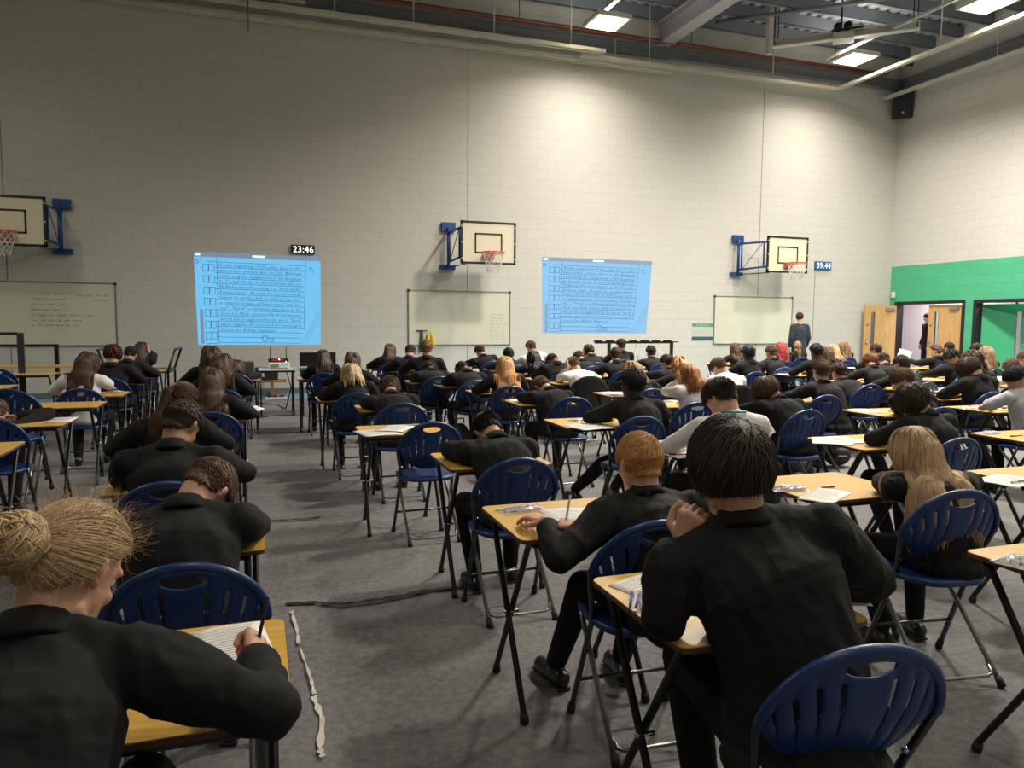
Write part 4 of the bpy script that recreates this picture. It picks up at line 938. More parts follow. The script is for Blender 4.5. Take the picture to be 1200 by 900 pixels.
    Cm.cap2(J['nb']-.035*D(a), J['nb']+.012*D(a), .085, .062, 12).cap2(J['nb']+.004*D(a), J['shl'].lerp(J['nb'], .2), .062, .060, 12).cap2(J['nb']+.004*D(a), J['shr'].lerp(J['nb'], .2), .062, .060, 12)
    bl = top == 'blazer' or top == 'suit'
    fat = 1 if bl else .88
    for s in (-1, 1):
        sh, el, W, d, n, cu = arms[s]
        if short: Cm.chain([sh, sh.lerp(el, .75)], [.060, .055], 12)
        else:
            we = el.lerp(W, S.get('cuff'+('l' if s < 0 else 'r'), .86)); Cm.chain([sh, sh.lerp(el, .5)+Vector((0, 0, -.004)), el, el.lerp(we, .5), we], [.072*fat, .065*fat, .054*fat, .050*fat, .042*fat], 12)
    if bl: Cm.ell(J['pel']+Vector((0, -.075, -.045)), (.172*wx, .075, .07), None, 16, 8).ell(J['pel']+Vector((0, -.01, -.04)), (.195*wx, .145, .062), None, 16, 8)
    mt = {'blazer': m_blazer2 if S.get('grey') else m_blazer, 'suit': m_navy, 'shirt': m_shirt, 'polo': m_polo, 'tee': m_shirt}[top]
    cl = voxel(Cm, max(vox*.95, .008), 3 if det else 2)
    if det: # cloth folds
        rs = random.Random(crc(S['id']) % 1000); ox = rs.uniform(0, 50)
        from mathutils import noise
        amp = .012 if det == 2 else .008
        cc = np.empty(len(cl.vertices)*3, np.float32); cl.vertices.foreach_get('co', cc); nn = np.empty_like(cc); cl.vertices.foreach_get('normal', nn); cc = cc.reshape(-1, 3); nn = nn.reshape(-1, 3)
        ff = np.array([noise.noise(Vector((x*7+ox, y*7, z*3.2))) + 1.1*(.35-abs(noise.noise(Vector((x*11+ox, y*11, z*6+x*8))))) + .45*(.3-abs(noise.noise(Vector((x*22+z*14, y*20+ox, z*16-x*8))))) for x, y, z in cc.tolist()], np.float32)
        cl.vertices.foreach_set('co', (cc + nn*ff[:, None]*amp).ravel()); cl.update()
    co = link('blazer' if bl else 'shirt', cl, mt, e)
    if bl:                                                           # folded collar round the neck
        nc = J['nb'] + .026*D(a*.8); dz_ = D(a*.9+.12); ux = J['ax'].normalized(); fy = dz_.cross(ux).normalized(); ux = fy.cross(dz_)
        prof = [(.050, -.020), (.052, .018), (.056, .030), (.063, .030), (.070, .012), (.084, -.016), (.080, -.026), (.060, -.022)]; n = 25; cv = []; np_ = len(prof)
        for i in range(n):
            t = PI*1.5 + (i/(n-1)-.5)*2*PI*.84; dn = -.075*max(0, math.sin(t)+.25); op = 1+.35*max(0, math.sin(t))
            for r_, z_ in prof: cv.append(nc + (ux*math.cos(t) + fy*math.sin(t)*1.02*op)*r_ + dz_*(z_+dn))
        cf = [(i*np_+k, i*np_+(k+1) % np_, (i+1)*np_+(k+1) % np_, (i+1)*np_+k) for i in range(n-1) for k in range(np_)] + [tuple(range(np_))[::-1], tuple((n-1)*np_+k for k in range(np_))]
        link('collar', mesh(cv, cf, True), mt, e)
    if det == 2 and bl:
        # centre back seam
        pts = []; P0 = [J['nb']-.01*D(a), J['ch'], J['wa'], J['pel']+Vector((0, 0, .02))]; 
        from mathutils.bvhtree import BVHTree
        bv = BVHTree.FromPolygons([v.co for v in cl.vertices], [tuple(p.vertices) for p in cl.polygons]); 
        for k in range(28):
            u = k/27*2.99; c_ = P0[int(u)].lerp(P0[int(u)+1], u-int(u)); o_ = c_ + Vector((0, -.4, .25*math.sin(a))); h_ = bv.ray_cast(o_, (c_-o_).normalized())
            if h_[0]: pts.append(h_[0])
        if len(pts) > 4: MB().tube(pts, .0016, 5).build('back_seam', mt, co)
        for s in (-1, 1):
            sh, el, W, d, n, cu = arms[s]; we = el.lerp(W, S.get('cuff'+('l' if s < 0 else 'r'), .86)); q = (W-el).normalized(); MB().tube([we - q*.01, we + q*.017], [.034, .030], 14, False).build('shirt_cuff', m_shirt, e) if S.get('shirtcuff') else None
    Tm = MB(); Tm.ell(J['pel']+Vector((0, .02, -.02)), (.165*wx+.01, .12, .085), None, 16, 10)
    for s in (-1, 1):
        hip, kn, an = legs[s]; Tm.chain([hip, kn, kn.lerp(an, .5), an+Vector((0, 0, .01))], [.088, .066, .056, .046], 12)
    link('trousers', voxel(Tm, max(vox, .012), 2), m_trous, e)
    for s in (-1, 1):
        hip, kn, an = legs[s]; sm = MB(); f = Vector((s*.12, 1, 0)).normalized(); g = Vector((an.x, an.y, 0)); u = Vector((f.y, -f.x, 0))
        if det or S.get('showfeet'):
            sm.cap2(g+f*-.045+Vector((0, 0, .045)), g+f*.05+Vector((0, 0, .042)), .040, .042, 10).cap2(g+f*.05+Vector((0, 0, .038)), g+f*.135+Vector((0, 0, .034)), .042, .038, 10).cap2(g+Vector((0, 0, .05)), g+Vector((0, 0, .10)), .038, .04, 10)
            sme = voxel(sm, .010, 2)
            for v in sme.vertices:
                if v.co.z < .024: v.co.z = .014
            so_ = link('shoe', sme, m_shoe, e)
            MB().box((-.033, -.078, 0), (.031, .172, .015), Matrix.Translation(g) @ Matrix((u, f, Vector((0, 0, 1)))).transposed().to_4x4()).build('sole', m_sole, so_, bevel=.006)
        else:
            sm.cap2(g+f*-.045+Vector((0, 0, .04)), g+f*.145+Vector((0, 0, .032)), .038, .030, 8).cap2(g+Vector((0, 0, .05)), g+Vector((0, 0, .10)), .038, .04, 8); sm.build('shoe', m_shoe, e)
    # ---- hair
    caps = [(J['shl'], J['shr'], .066), (J['nb'], J['ch'], .098), (J['ch']+J['ax']*.06, J['wa']+J['ax']*.05, .112), (J['ch']-J['ax']*.06, J['wa']-J['ax']*.05, .112), (J['nb'], H @ Vector((0, -.02, -.05)), .056), (J['nb']-.02*D(a)+Vector((0, -.015, 0)), H @ Vector((0, -.045, -.02)), .074 if S.get('hair') not in ('short', 'mop', 'fade', 'spiky', 'curly', 'afro', 'crop') else .05)]
    for s in (-1, 1): caps.append((arms[s][0], arms[s][1], .062))
    if S.get('hair', 'short') != 'none':
        ho = link('hair', make_hair(S.get('hair', 'short'), H, caps, det, (crc(S['id']) & 0xffff), S.get('hl')), hairmat(S.get('hc', 'dark')), e)
        if S.get('hair') == 'ponytail': q = H @ Vector((0, -.102, .04)); MB().tube([q + Matrix.Rotation(t*PI/6, 3, 'Y') @ Vector((.019, 0, 0)) for t in range(12)], .006, 6, closed=True).build('hair_tie', mat('hair tie', (.55, .5, .45) if S.get('tiew') else (.02, .02, .03), .7), ho)
    if det == 2:
        for s in (-1, 1):
            q = H @ Vector((s*.030, .066, .004)); MB().ell(q, (.0115, .0115, .0115), None, 12, 8).build('eye', mat('eye white', (.75, .72, .7), .2), e)
    if S.get('glasses'):
        g = MB(); 
        for s in (-1, 1): g.tube([H @ Vector((s*.034+.024*math.cos(2*PI*i/14), .098, .002+.019*math.sin(2*PI*i/14))) for i in range(14)], .0022, 5, closed=True); g.tube([H @ Vector((s*.058, .096, .006)), H @ Vector((s*.082, 0, .010))], .002, 5)
        g.build('glasses', m_blacksat, e)
    if S.get('lanyard'):
        g = MB(); nc = J['nb']+.045*D(a*.8); dz_ = D(a*.9+.15); ux = J['ax'].normalized(); fy = dz_.cross(ux).normalized(); g.tube([nc + ux*math.cos(t)*.073 + fy*math.sin(t)*.075 - dz_*.05*max(0, math.sin(t)) for t in [2*PI*i/20 for i in range(20)]], .007, 6, closed=True); g.build('lanyard', mat('teal lanyard', (.02, .33, .36), .6), e)
    PEOPLE.append((S, e, J, arms)); S['handr_w'] = (inv.inverted() @ arms[1][2]); S['handl_w'] = (inv.inverted() @ arms[-1][2]); S['handr_d'] = arms[1][3]
    return e
def stand_person(S):
    T = Vector(S['at']); sc = S.get('sc', 1.0); yaw = R_(-S.get('yaw', 0)); e = empty('person', (T.x, T.y, .006), yaw); e.scale = (sc,)*3; tag(e, S['label'], 'person', S.get('group', 'adults standing by the walls'))
    hp = R_(S.get('hp', 8)); Rh = Matrix.Rotation(-R_(S.get('hy', 0)), 3, 'Z') @ Matrix.Rotation(-hp, 3, 'X'); H = Rh.to_4x4(); H.translation = Vector((0, .02, 1.64)); vox = .014
    sh = {s: Vector((s*.172, -.005, 1.425)) for s in (-1, 1)}; B = MB(); head_shapes(B, H, True); B.cap2((0, -.01, 1.58), (0, 0, 1.44), .055, .065, 12).cap2((0, 0, 1.42), (0, .0, 1.0), .09, .10, 12).cap2(sh[-1], sh[1], .04, .04)
    Cm = MB(); Tm = MB(); arms = {}
    for s in (-1, 1):
        el = Vector((s*.222, -.03, 1.16)); W = Vector((s*.205, .07, .93)); B.chain([sh[s], el, W], [.042, .036, .025]); hand(B, W, (0, .15, -1), (s, 0, 0), -s, .3); B.chain([(s*.09, 0, .92), (s*.10, .02, .5), (s*.11, 0, .09)], [.07, .05, .035])
        Cm.chain([sh[s], el, el.lerp(W, .88)], [.066, .055, .043], 12); Tm.chain([(s*.09, 0, .93), (s*.10, .02, .5), (s*.11, .0, .07)], [.092, .068, .055], 12)
        sm = MB().cap2((s*.11, -.04, .04), (s*.13, .15, .032), .038, .030, 10); sm.build('shoe', m_shoe, e)
    for i in range(12): t = i/11; z = .86+.58*t; Cm.ell((0, 0, z), (np.interp(t, [0, .35, .8, 1], [.185, .155, .185, .13]), np.interp(t, [0, .35, .8, 1], [.13, .115, .125, .085]), .07), None, 16, 8)
    Cm.cap2(sh[-1], sh[1], .06, .06); Cm.cap2((0, -.02, 1.45), (-.12, 0, 1.44), .055, .06).cap2((0, -.02, 1.45), (.12, 0, 1.44), .055, .06)
    link('body', voxel(B, vox, 2), SKIN[S.get('skin', 0)], e); link('jacket', voxel(Cm, vox, 2), {'suit': m_navy, 'blazer': m_blazer}[S.get('top', 'suit')], e); link('trousers', voxel(Tm, vox, 2), m_trous, e)
    MB().tube([Vector((.062*math.cos(t), .062*math.sin(t), 1.515)) for t in [2*PI*i/16 for i in range(16)]], .010, 6, closed=True).build('shirt_collar', m_shirt, e)
    link('hair', make_hair('short', H, [], 1, 5), hairmat(S.get('hc', 'brown')), e); return e
# ------------------------------------------------------------------ who sits where
# id, crown pixel, depth, detail, girl, hair, colour, skin, top, hp, hy, hr, arm l, arm r, description, extras
W_, F_, R__ = 'write', 'fold', 'rest'
ROWS = [
('L1', 84, 590, 1.62, 2, 1, 'bun', 'dirty', 0, 'blazer', 38, 38, 0, R__, dict(w=atZ(300, 772, .775), el=atZ(318, 832, .775), d=(.05, 1, .12), n=(.75, -.2, .6), curl=.8), 'fair girl with a messy bun, holding a pencil', dict(sc=1.0, tl=1.06)),
('P61', 858, 494, 1.60, 2, 0, 'mop', 'dark', 0, 'blazer', 12, -14, -4, dict(w=atY(801, 640, 1.66), el=atZ(782, 725, .76), d=(.22, -.05, 1), n=(-.6, -.8, .15), curl=[.95, .95, .95, .95]), dict(w=(1.34, 1.80, .775), el=(1.60, 1.58, .79), d=(-.6, .8, 0), n=(0, 0, 1), curl=.3), 'floppy dark-haired boy resting his chin on his fist', dict(yaw=16, side=-13, sc=1.05, tl=1.04, cuffl=.66)),
('P60', 750, 507, 2.46, 2, 0, 'short', 'ginger', 0, 'blazer', 12, -10, 0, dict(w=atZ(640, 612, .76), pole=(-.8, -.3, -.4), d=(-.35, 1, .05), n=(-.1, .1, 1), curl=.25), dict(w=atZ(682, 616, .775), pole=(.9, -.2, -.5), d=(-.9, .5, .05), n=(.2, -.3, .9), curl=.75), 'boy with short ginger hair writing', dict(tl=.92)),
('P62', 572, 485, 3.98, 1, 0, 'spiky', 'black', 1, 'blazer', 78, 5, -8, F_, F_, 'black-haired boy slumped low over his folded arms', dict(grey=1)),
('P59', 1072, 500, 2.57, 2, 1, 'longer', 'dirty', 0, 'blazer', 30, -8, -6, 'cheek', R__, 'girl with waist-length blonde hair', dict(yaw=12, sc=.90, tl=.82, hl=.60)),
('P29', 845, 441, 3.75, 1, 0, 'spiky', 'dark', 0, 'shirt', 48, -28, 6, R__, W_, 'white-shirted boy wearing a teal lanyard', dict(lanyard=1, yaw=6)),
('P22', 742, 433, 4.92, 1, 0, 'afro', 'black', 3, 'blazer', 6, -32, 0, R__, R__, 'tall boy with cropped black hair sitting upright', dict(grey=1)),
('P48', 1070, 450, 3.62, 1, 0, 'mop', 'dark', 1, 'blazer', 45, -72, 0, W_, R__, 'dark mop-haired boy turned in profile ahead of blonde girl', dict(grey=1, yaw=-6)),
('P57', 1190, 429, 4.75, 1, 0, 'fade', 'black', 1, 'polo', 42, -80, 0, W_, R__, 'black-haired boy in a grey sports top', dict()),
('P37', 898, 442, 5.25, 1, 0, 'mop', 'mid', 0, 'blazer', 48, -62, 0, F_, W_, 'brown-haired boy leaning forward past the lanyard boy', dict(grey=1)),
('P15', 634, 441, 6.15, 1, 0, 'short', 'mid', 0, 'blazer', 75, -20, 0, F_, F_, 'broad-backed boy folded down behind the empty patch of desk', dict(grey=1)),
('P27', 805, 425, 5.95, 1, 1, 'long', 'copper', 0, 'shirt', 55, -15, 0, 'crown', R__, 'girl in white shirt with loose copper-red hair', dict(hl=.27)),
('P47', 1058, 431, 4.95, 1, 0, 'short', 'mid', 0, 'blazer', 32, -50, 0, 'cheek', R__, 'brown-haired boy holding his cheek behind a large desk', dict()),
('L2', 245, 537, 2.72, 1, 0, 'short', 'mid', 0, 'blazer', 74, 30, 8, F_, F_, 'short brown-haired boy bowed low ahead of bun girl', dict()),
('L3', 213, 469, 3.72, 1, 0, 'fade', 'dark', 1, 'blazer', 40, 32, 0, F_, W_, 'dark short-haired boy showing one bright ear', dict()),
('L4', 213, 445, 4.6, 1, 1, 'ponytail', 'brown', 0, 'blazer', 46, 42, 0, R__, W_, 'bespectacled girl with a low brown ponytail', dict(glasses=1, tiew=1, grey=1)),
('L5', 248, 431, 6.1, 1, 1, 'long', 'brown', 0, 'blazer', 30, 8, 0, R__, W_, 'girl with long straight brown hair ahead of bespectacled girl', dict()),
('L6', 260, 412, 8.0, 0, 1, 'curlylong', 'brown', 0, 'blazer', 30, 10, 0, R__, W_, 'curly brown-haired girl beside the gangway', dict()),
('L7', 247, 402, 9.3, 0, 1, 'curlylong', 'dark', 2, 'blazer', 25, 5, 0, R__, W_, 'dark curly-haired student just under the brighter slide', dict()),
('L8', 278, 422, 10.4, 0, 1, 'bob', 'brown', 0, 'blazer', 50, 20, 0, R__, W_, 'student with a brown bob beside the projector table', dict()),
('L0', -6, 467, 6.5, 0, 0, 'short', 'mid', 0, 'blazer', 45, 0, 0, W_, R__, 'student half out of frame leaning on one elbow', dict()),
('G1', 103, 409, 8.35, 1, 1, 'long', 'brown', 0, 'tee', 35, 35, 0, R__, 'ahead', 'girl in white short sleeves with long brown hair', dict()),
('G2', 132, 402, 9.8, 0, 0, 'mop', 'auburn', 0, 'blazer', 25, 15, 0, R__, W_, 'student with dyed auburn hair', dict()),
('G3', 153, 406, 11.0, 0, 0, 'short', 'black', 1, 'blazer', 45, 20, 0, W_, R__, 'black-haired boy seated between auburn head and long-haired girl', dict()),
('G4', 166, 399, 12.2, 0, 1, 'long', 'dark', 0, 'blazer', 35, 30, -8, R__, 'crown', 'long dark-haired girl by the black trolley', dict()),
('P1', 378, 410, 10.1, 0, 1, 'long', 'dark', 0, 'blazer', 50, -5, 0, F_, F_, 'long dark-haired girl before the black monitor', dict()),
('P2', 413, 413, 9.0, 0, 1, 'shoulder', 'brown', 0, 'blazer', 25, 5, 0, R__, W_, 'brown-haired girl seated upright behind the dark long-haired girl', dict()),
('P3', 411, 426, 7.4, 0, 1, 'shoulder', 'dirty', 0, 'blazer', 60, 0, -8, W_, F_, 'dark-blonde girl bent over in the gangway column', dict()),
('P4', 457, 443, 6.4, 1, 0, 'curly', 'mid', 0, 'blazer', 72, 5, 0, F_, F_, 'curly brown-haired boy slumped with shoulders spread wide', dict(grey=1)),
('P5', 457, 403, 12.2, 0, 1, 'shoulder', 'brown', 0, 'blazer', 35, 20, 0, R__, W_, 'girl with brown hair in the front seat below whiteboard', dict()),
('P6', 481, 404, 11.4, 0, 0, 'fade', 'dark', 0, 'blazer', 45, 30, 0, R__, W_, 'dark-haired boy in profile by the hanging green lanyard', dict()),
('P7', 500, 396, 10.6, 0, 0, 'short', 'redbrown', 0, 'blazer', 8, 25, 0, R__, W_, 'upright boy with reddish-brown hair below the yellow bag', dict()),
('P8', 503, 424, 9.4, 0, 0, 'crop', 'black', 2, 'blazer', 85, 0, 0, F_, F_, 'student face down behind the upright reddish-brown boy', dict(grey=1)),
('P9', 541, 423, 8.7, 0, 0, 'crop', 'black', 2, 'blazer', 80, -15, 0, F_, F_, 'hunched student hiding a black-haired head below whiteboard corner', dict(grey=1)),
('P10', 562, 404, 12.6, 0, 0, 'short', 'brown', 0, 'blazer', 40, -30, 0, W_, F_, 'boy leaning sideways in front of the middle whiteboard', dict(side=-10)),
('P11', 596, 408, 11.4, 0, 0, 'afro', 'black', 3, 'blazer', 35, 0, 0, R__, W_, 'round black-haired student beyond the strawberry blonde girl', dict()),
('P12', 592, 417, 7.6, 1, 1, 'longer', 'ginger', 0, 'blazer', 42, 6, 0, R__, W_, 'girl with very long strawberry blonde hair', dict(grey=1)),
('P13', 622, 399, 12.5, 0, 0, 'short', 'mid', 0, 'shirt', 30, -30, 0, W_, F_, 'white-shirted boy in the front row beside the whiteboard', dict(side=-10)),
('P14', 625, 411, 10.4, 0, 1, 'braids', 'black', 3, 'blazer', 30, 0, 0, R__, W_, 'student with long black braids', dict(grey=1)),
('P16', 647, 414, 9.3, 0, 0, 'crop', 'black', 2, 'blazer', 80, -10, 0, F_, F_, 'student slumped face down past the braided student', dict(grey=1)),
('P17', 671, 418, 8.8, 1, 0, 'short', 'mid', 0, 'shirt', 50, -25, 0, 'crown', R__, 'white-shirted boy propping his head, jacket hung behind', dict()),
('P18', 678, 411, 10.9, 0, 0, 'short', 'brown', 0, 'blazer', 60, -10, 0, F_, F_, 'bowed boy peeping above the head-propping boy', dict()),
('P19', 690, 404, 11.8, 0, 0, 'mop', 'dark', 0, 'blazer', 45, 0, 0, 'crown', 'crown', 'boy clutching his head with both hands', dict()),
('P20', 722, 407, 9.7, 0, 0, 'short', 'brown', 0, 'blazer', 20, 20, 0, R__, W_, 'brown-haired boy seated below the slide in black blazer', dict(grey=1)),
('P21', 728, 396, 12.4, 0, 0, 'fade', 'dark', 1, 'blazer', 12, -10, 0, R__, W_, 'dark-haired student sitting tallest beneath the paler slide', dict()),
('P23', 741, 423, 7.1, 0, 1, 'shoulder', 'light', 0, 'blazer', 40, -20, 0, 'crown', R__, 'light-haired girl hidden behind the tall boy', dict()),
('P24', 763, 405, 11.4, 0, 0, 'fade', 'dark', 0, 'blazer', 12, -5, 0, R__, W_, 'short dark-haired boy before the black folding rack', dict()),
('P25', 782, 415, 9.1, 0, 0, 'short', 'dark', 0, 'blazer', 20, -25, 0, R__, W_, 'dark-haired boy beyond the copper-haired girl', dict()),
('P26', 797, 419, 7.9, 0, 1, 'curlylong', 'ginger', 0, 'blazer', 40, 10, 0, R__, W_, 'curly ginger girl peeping over the copper-haired girl', dict(hl=.2)),
('P28', 842, 419, 7.1, 1, 0, 'short', 'mid', 0, 'shirt', 52, -22, 0, F_, W_, 'white-shirted boy leaning forward ahead of the lanyard boy', dict()),
('P30', 862, 402, 11.9, 0, 1, 'long', 'brown', 0, 'blazer', 20, 10, 0, R__, W_, 'long brown-haired girl below the clean whiteboard', dict()),
('P31', 877, 405, 8.9, 0, 0, 'afro', 'black', 3, 'blazer', 25, -15, 0, R__, W_, 'black-haired student with rounded hair before clean whiteboard', dict(grey=1)),
('P32', 904, 405, 9.9, 0, 0, 'fade', 'mid', 0, 'blazer', 18, -12, 0, R__, W_, 'boy with blondish-brown crop beside the red-haired girl', dict()),
('P33', 915, 400, 11.2, 0, 1, 'long', 'dyedred', 0, 'blazer', 25, 10, 0, R__, W_, 'girl with long bright red dyed hair', dict()),
('P35', 935, 400, 12.4, 0, 1, 'ponytail', 'light', 0, 'blazer', 30, 25, 0, R__, W_, 'fair-haired student seated below the standing man', dict()),
('P36', 957, 402, 9.0, 0, 0, 'afro', 'black', 2, 'blazer', 15, -10, 0, R__, W_, 'student with dark rounded hair below the blue clock', dict()),
('P38', 963, 422, 6.1, 1, 0, 'fade', 'mid', 0, 'blazer', 10, 6, 0, R__, R__, 'square-shouldered boy with tidy brown hair', dict()),
('P39', 983, 425, 7.1, 0, 0, 'short', 'brown', 0, 'blazer', 20, -8, 0, R__, W_, 'brown-haired boy partly behind the square-shouldered boy', dict()),
('P40', 969, 407, 10.0, 0, 1, 'bob', 'brown', 0, 'blazer', 30, 10, 0, R__, W_, 'brown bobbed student beside the dark rounded-haired student', dict()),
('P41', 976, 404, 11.4, 0, 1, 'curlylong', 'blond', 0, 'blazer', 25, 0, 0, R__, W_, 'curly blonde girl near the hall corner', dict()),
('P42', 989, 400, 12.2, 0, 1, 'long', 'light', 0, 'blazer', 20, -15, 5, R__, W_, 'long fair straight-haired girl near the hall corner', dict()),
('P43', 1027, 403, 10.2, 0, 0, 'short', 'brown', 0, 'blazer', 15, -20, 0, R__, W_, 'brown-haired boy seated in front of the open oak door', dict()),
('P44', 1020, 414, 7.9, 0, 0, 'mop', 'redbrown', 0, 'blazer', 50, 30, 0, W_, F_, 'tousled reddish-brown boy hunched below the oak door', dict()),
('P45', 1036, 413, 8.9, 0, 0, 'short', 'brown', 0, 'blazer', 40, 35, 0, R__, W_, 'boy just beyond the tousled hunched boy', dict()),
('P46', 1057, 416, 7.0, 0, 0, 'short', 'dark', 0, 'blazer', 15, -10, 0, R__, W_, 'dark-haired boy before the corridor doorway', dict()),
('P49', 1097, 404, 9.9, 0, 1, 'ponytail', 'brown', 0, 'blazer', 15, -40, 0, dict(p=(-.18, .48, .95), d=(0, .3, 1), n=(-1, 0, 0), curl=.5), R__, 'ponytailed girl holding up her exam paper', dict(paper=1)),
('P50', 1113, 401, 11.0, 0, 0, 'short', 'dark', 0, 'blazer', 20, 0, 0, R__, W_, 'dark-haired boy in front of the closed oak door', dict()),
('P51', 1116, 408, 7.7, 0, 0, 'fade', 'black', 1, 'blazer', 42, -70, 0, 'ahead', R__, 'boy with black quiff stretching his arms across his desk', dict()),
('P52', 1140, 408, 6.3, 0, 0, 'mop', 'brown', 0, 'blazer', 30, -30, 0, 'cheek', R__, 'brown mop-haired boy before the green wall', dict()),
('P53', 1145, 401, 9.3, 0, 0, 'short', 'dark', 0, 'blazer', 20, 0, 0, R__, W_, 'dark-haired student below the green door leaf', dict()),
('P54', 1156, 404, 8.6, 0, 1, 'long', 'light', 0, 'blazer', 30, 25, -5, R__, 'cheek', 'long fair-haired girl before the green door leaf', dict()),
('P55', 1136, 417, 5.75, 1, 0, 'mop', 'dark', 0, 'blazer', 52, -30, 0, F_, W_, 'broad dark-haired boy hunched by the empty blue chair', dict(grey=1)),
('P56', 1186, 420, 6.9, 0, 0, 'fade', 'mid', 0, 'shirt', 45, -55, 0, W_, R__, 'white-shirted boy in profile past the grey-topped boy', dict()),
('P58', 1202, 411, 7.9, 0, 0, 'short', 'mid', 0, 'blazer', 25, -20, 0, R__, W_, 'boy cut by the picture edge below the corridor', dict()),
]
CH = {'L1': (-.34, 1.20, 0), 'P61': (1.24, 1.35, -8), 'P60': (1.30, 2.36, -4), 'P62': (1.22, 3.60, 0), 'P59': (2.75, 2.40, -8), 'P22': (2.62, 4.90, 0), 'P15': (2.69, 6.30, 0), 'P48': (3.98, 3.46, 0), 'L2': (-.21, 2.36, 0), 'P4': (1.12, 6.22, 0), 'L0': (-1.75, 6.05, 0), 'P27': (3.55, 5.62, 0), 'P37': (4.08, 4.90, 4), 'P38': (5.12, 5.85, 0)}
DK = {'L1': (-.24, 1.47), 'P61': (1.24, 1.50), 'P60': (1.17, 2.45), 'P62': (1.24, 3.76), 'P59': (2.60, 2.60), 'P22': (2.45, 5.02), 'L2': (-.28, 2.62), 'L0': (-1.66, 6.18), 'P48': (3.85, 3.62), 'P57': (6.50, 4.84)}
import sys
DBG = []
rp = random.Random(11)
CHP = {}
for (i_, px_, py_, Y_, det, fem, hair, hc, skin, top, hp, hy, hr, al, ar, d_, ex) in ROWS:
    S = dict(id=i_, px=(px_, py_), Y=Y_, det=det, fem=bool(fem), hair=hair, hc=hc, skin=skin, top=top, hp=hp, hy=hy, hr=hr, arml=al, armr=ar)
    S['label'] = d_; S.update(ex)
    if i_ in CH and i_ in ('P61', 'P60'): S['showfeet'] = 1
    if i_ == 'P60': S['footl'] = (1.14, 2.74, .09); S['footr'] = (1.42, 2.70, .09)
    if i_ == 'P22': S['footl'] = (2.48, 5.62, .09); S['footr'] = (2.86, 5.62, .09)
    if i_ in CH and i_ not in ('P60', 'P59', 'P27'): S['rooty'] = CH[i_][1] + .03
    person(S); r = S['root']; a = R_(S['lean'])
    cx, cy, crz = CH.get(i_, (r.x, r.y + .01, rp.uniform(-5, 5)))
    CHP[i_] = (cx, cy, crz)
    put('chair', cx, cy, crz, 'blue folding chair under the ' + d_)
    dx, dy = DK.get(i_, (r.x + rp.uniform(-.05, .03), r.y + S['sc_']*(.13 + .17*math.sin(.45*max(a, 0)))))
    put('desk', dx, dy, 0 if i_ in DK else rp.uniform(-2, 2), 'oak-topped desk of the ' + d_)
    S['desk'] = (dx, dy); DBG.append((i_, CH.get(i_), round(S['lean']), round(S['sc_'], 3), [round(q, 2) for q in r], (round(dx, 2), round(dy, 2)), round(S['px'][0])))
for q in DBG: print('DBG', q)
# ------------------------------------------------------------------ other chairs and desks
def xy(p): return p.x, p.y
put('chair', 1.09, 5.02, 3, 'empty blue folding chair facing its desk beside the gangway')
put('desk', .96, 5.03, 0, 'oak desk strewn with papers ahead of the empty gangway chair')
put('chair', -1.97, 7.25, 0, 'empty blue folding chair behind the girl in white short sleeves', 1.12)
put('desk', -1.66, 7.40, 0, 'oak desk seen edge-on through the large empty chair')
put('desk', -1.70, 4.92, 0, 'oak desk with bare top cut by the picture edge')
put('desk', 2.60, 1.36, 0, 'bare-cornered oak desk behind the waist-length blonde girl')
put('desk', 3.87, 2.42, 0, 'oak desk holding a paper and marker past the blonde girl')
put('desk', 5.16, 3.46, 0, 'oak desk with clear pouch and red marker')
put('desk', 4.03, 3.62, 0, 'oak desk lying under the dark mop-haired boy elbow') if False else None
put('chair', 5.15, 5.95-.15, -4, 'blue folding chair standing behind the square-shouldered boy') if False else None
for (px_, py_, rz_, lab) in [(27, 428, 4, 'empty blue chair with bright slots near the storage trolley'), (-6, 440, -6, 'empty blue chair cut off at the picture edge'), (20, 415, 10, 'blue chair standing highest between the trolley uprights')]:
    c = atZ(px_, py_, .80 if py_ > 420 else .86); put('chair', c.x, min(c.y, 11.6)+.17, rz_, lab, 1.0)
for (px_, py_, lab) in [(45, 437, 'oak desk standing before the storage trolley'), (-10, 452, 'oak desk corner at the picture edge by the empty chairs')]:
    c = atZ(px_, py_, .712); put('desk', c.x, c.y-.5, 0, lab)
# ------------------------------------------------------------------ papers, pens and pouches
def spot(i_): return next(S for S, e, J, A in PEOPLE if S['id'] == i_)
pp = random.Random(5)
who = {S['id']: S for S, e, J, A in PEOPLE}
def on(i_, dx, dy): x, y = who[i_]['desk']; return x+dx, y+dy
paper(*xy(atZ(272, 757, .718)), 8, 'white exam paper under the fair bun girl writing hand', w=.17, h=.24, seed=1)
paper(1.50, 1.72, 70, 'exam paper showing past the floppy-haired boy elbow', seed=2); paper(1.12, 1.84, 20, 'exam paper under the raised elbow of the floppy-haired boy', seed=3)
pouch(*xy(atZ(752, 706, .72)), 60, 'clear ruler case by the floppy-haired boy', 4, .16, .035)
pouch(*xy(atZ(612, 598, .72)), 10, 'clear pencil pouch in front of the ginger-haired boy', 5, .20, .09)
paper(*xy(atZ(672, 607, .72)), -5, 'exam paper under the ginger-haired boy hands', seed=6)
pouch(*xy(atZ(925, 573, .72)), -20, 'clear pencil pouch on the blonde girl desk', 7, .18, .12); paper(*xy(atZ(967, 581, .72)), -60, 'exam paper beside the blonde girl elbow', seed=8, w=.15)
pen(*xy(atZ(971, 571, .72)), -10, 0, 'stubby black marker lying on the blonde girl desk', L=.07)
paper(*xy(atZ(1180, 563, .72)), -75, 'exam paper with a dark pen past the blonde girl', seed=9); pen(*xy(atZ(1196, 566, .72)), 5, 0, 'dark pen resting on the paper past the blonde girl', z=.006)
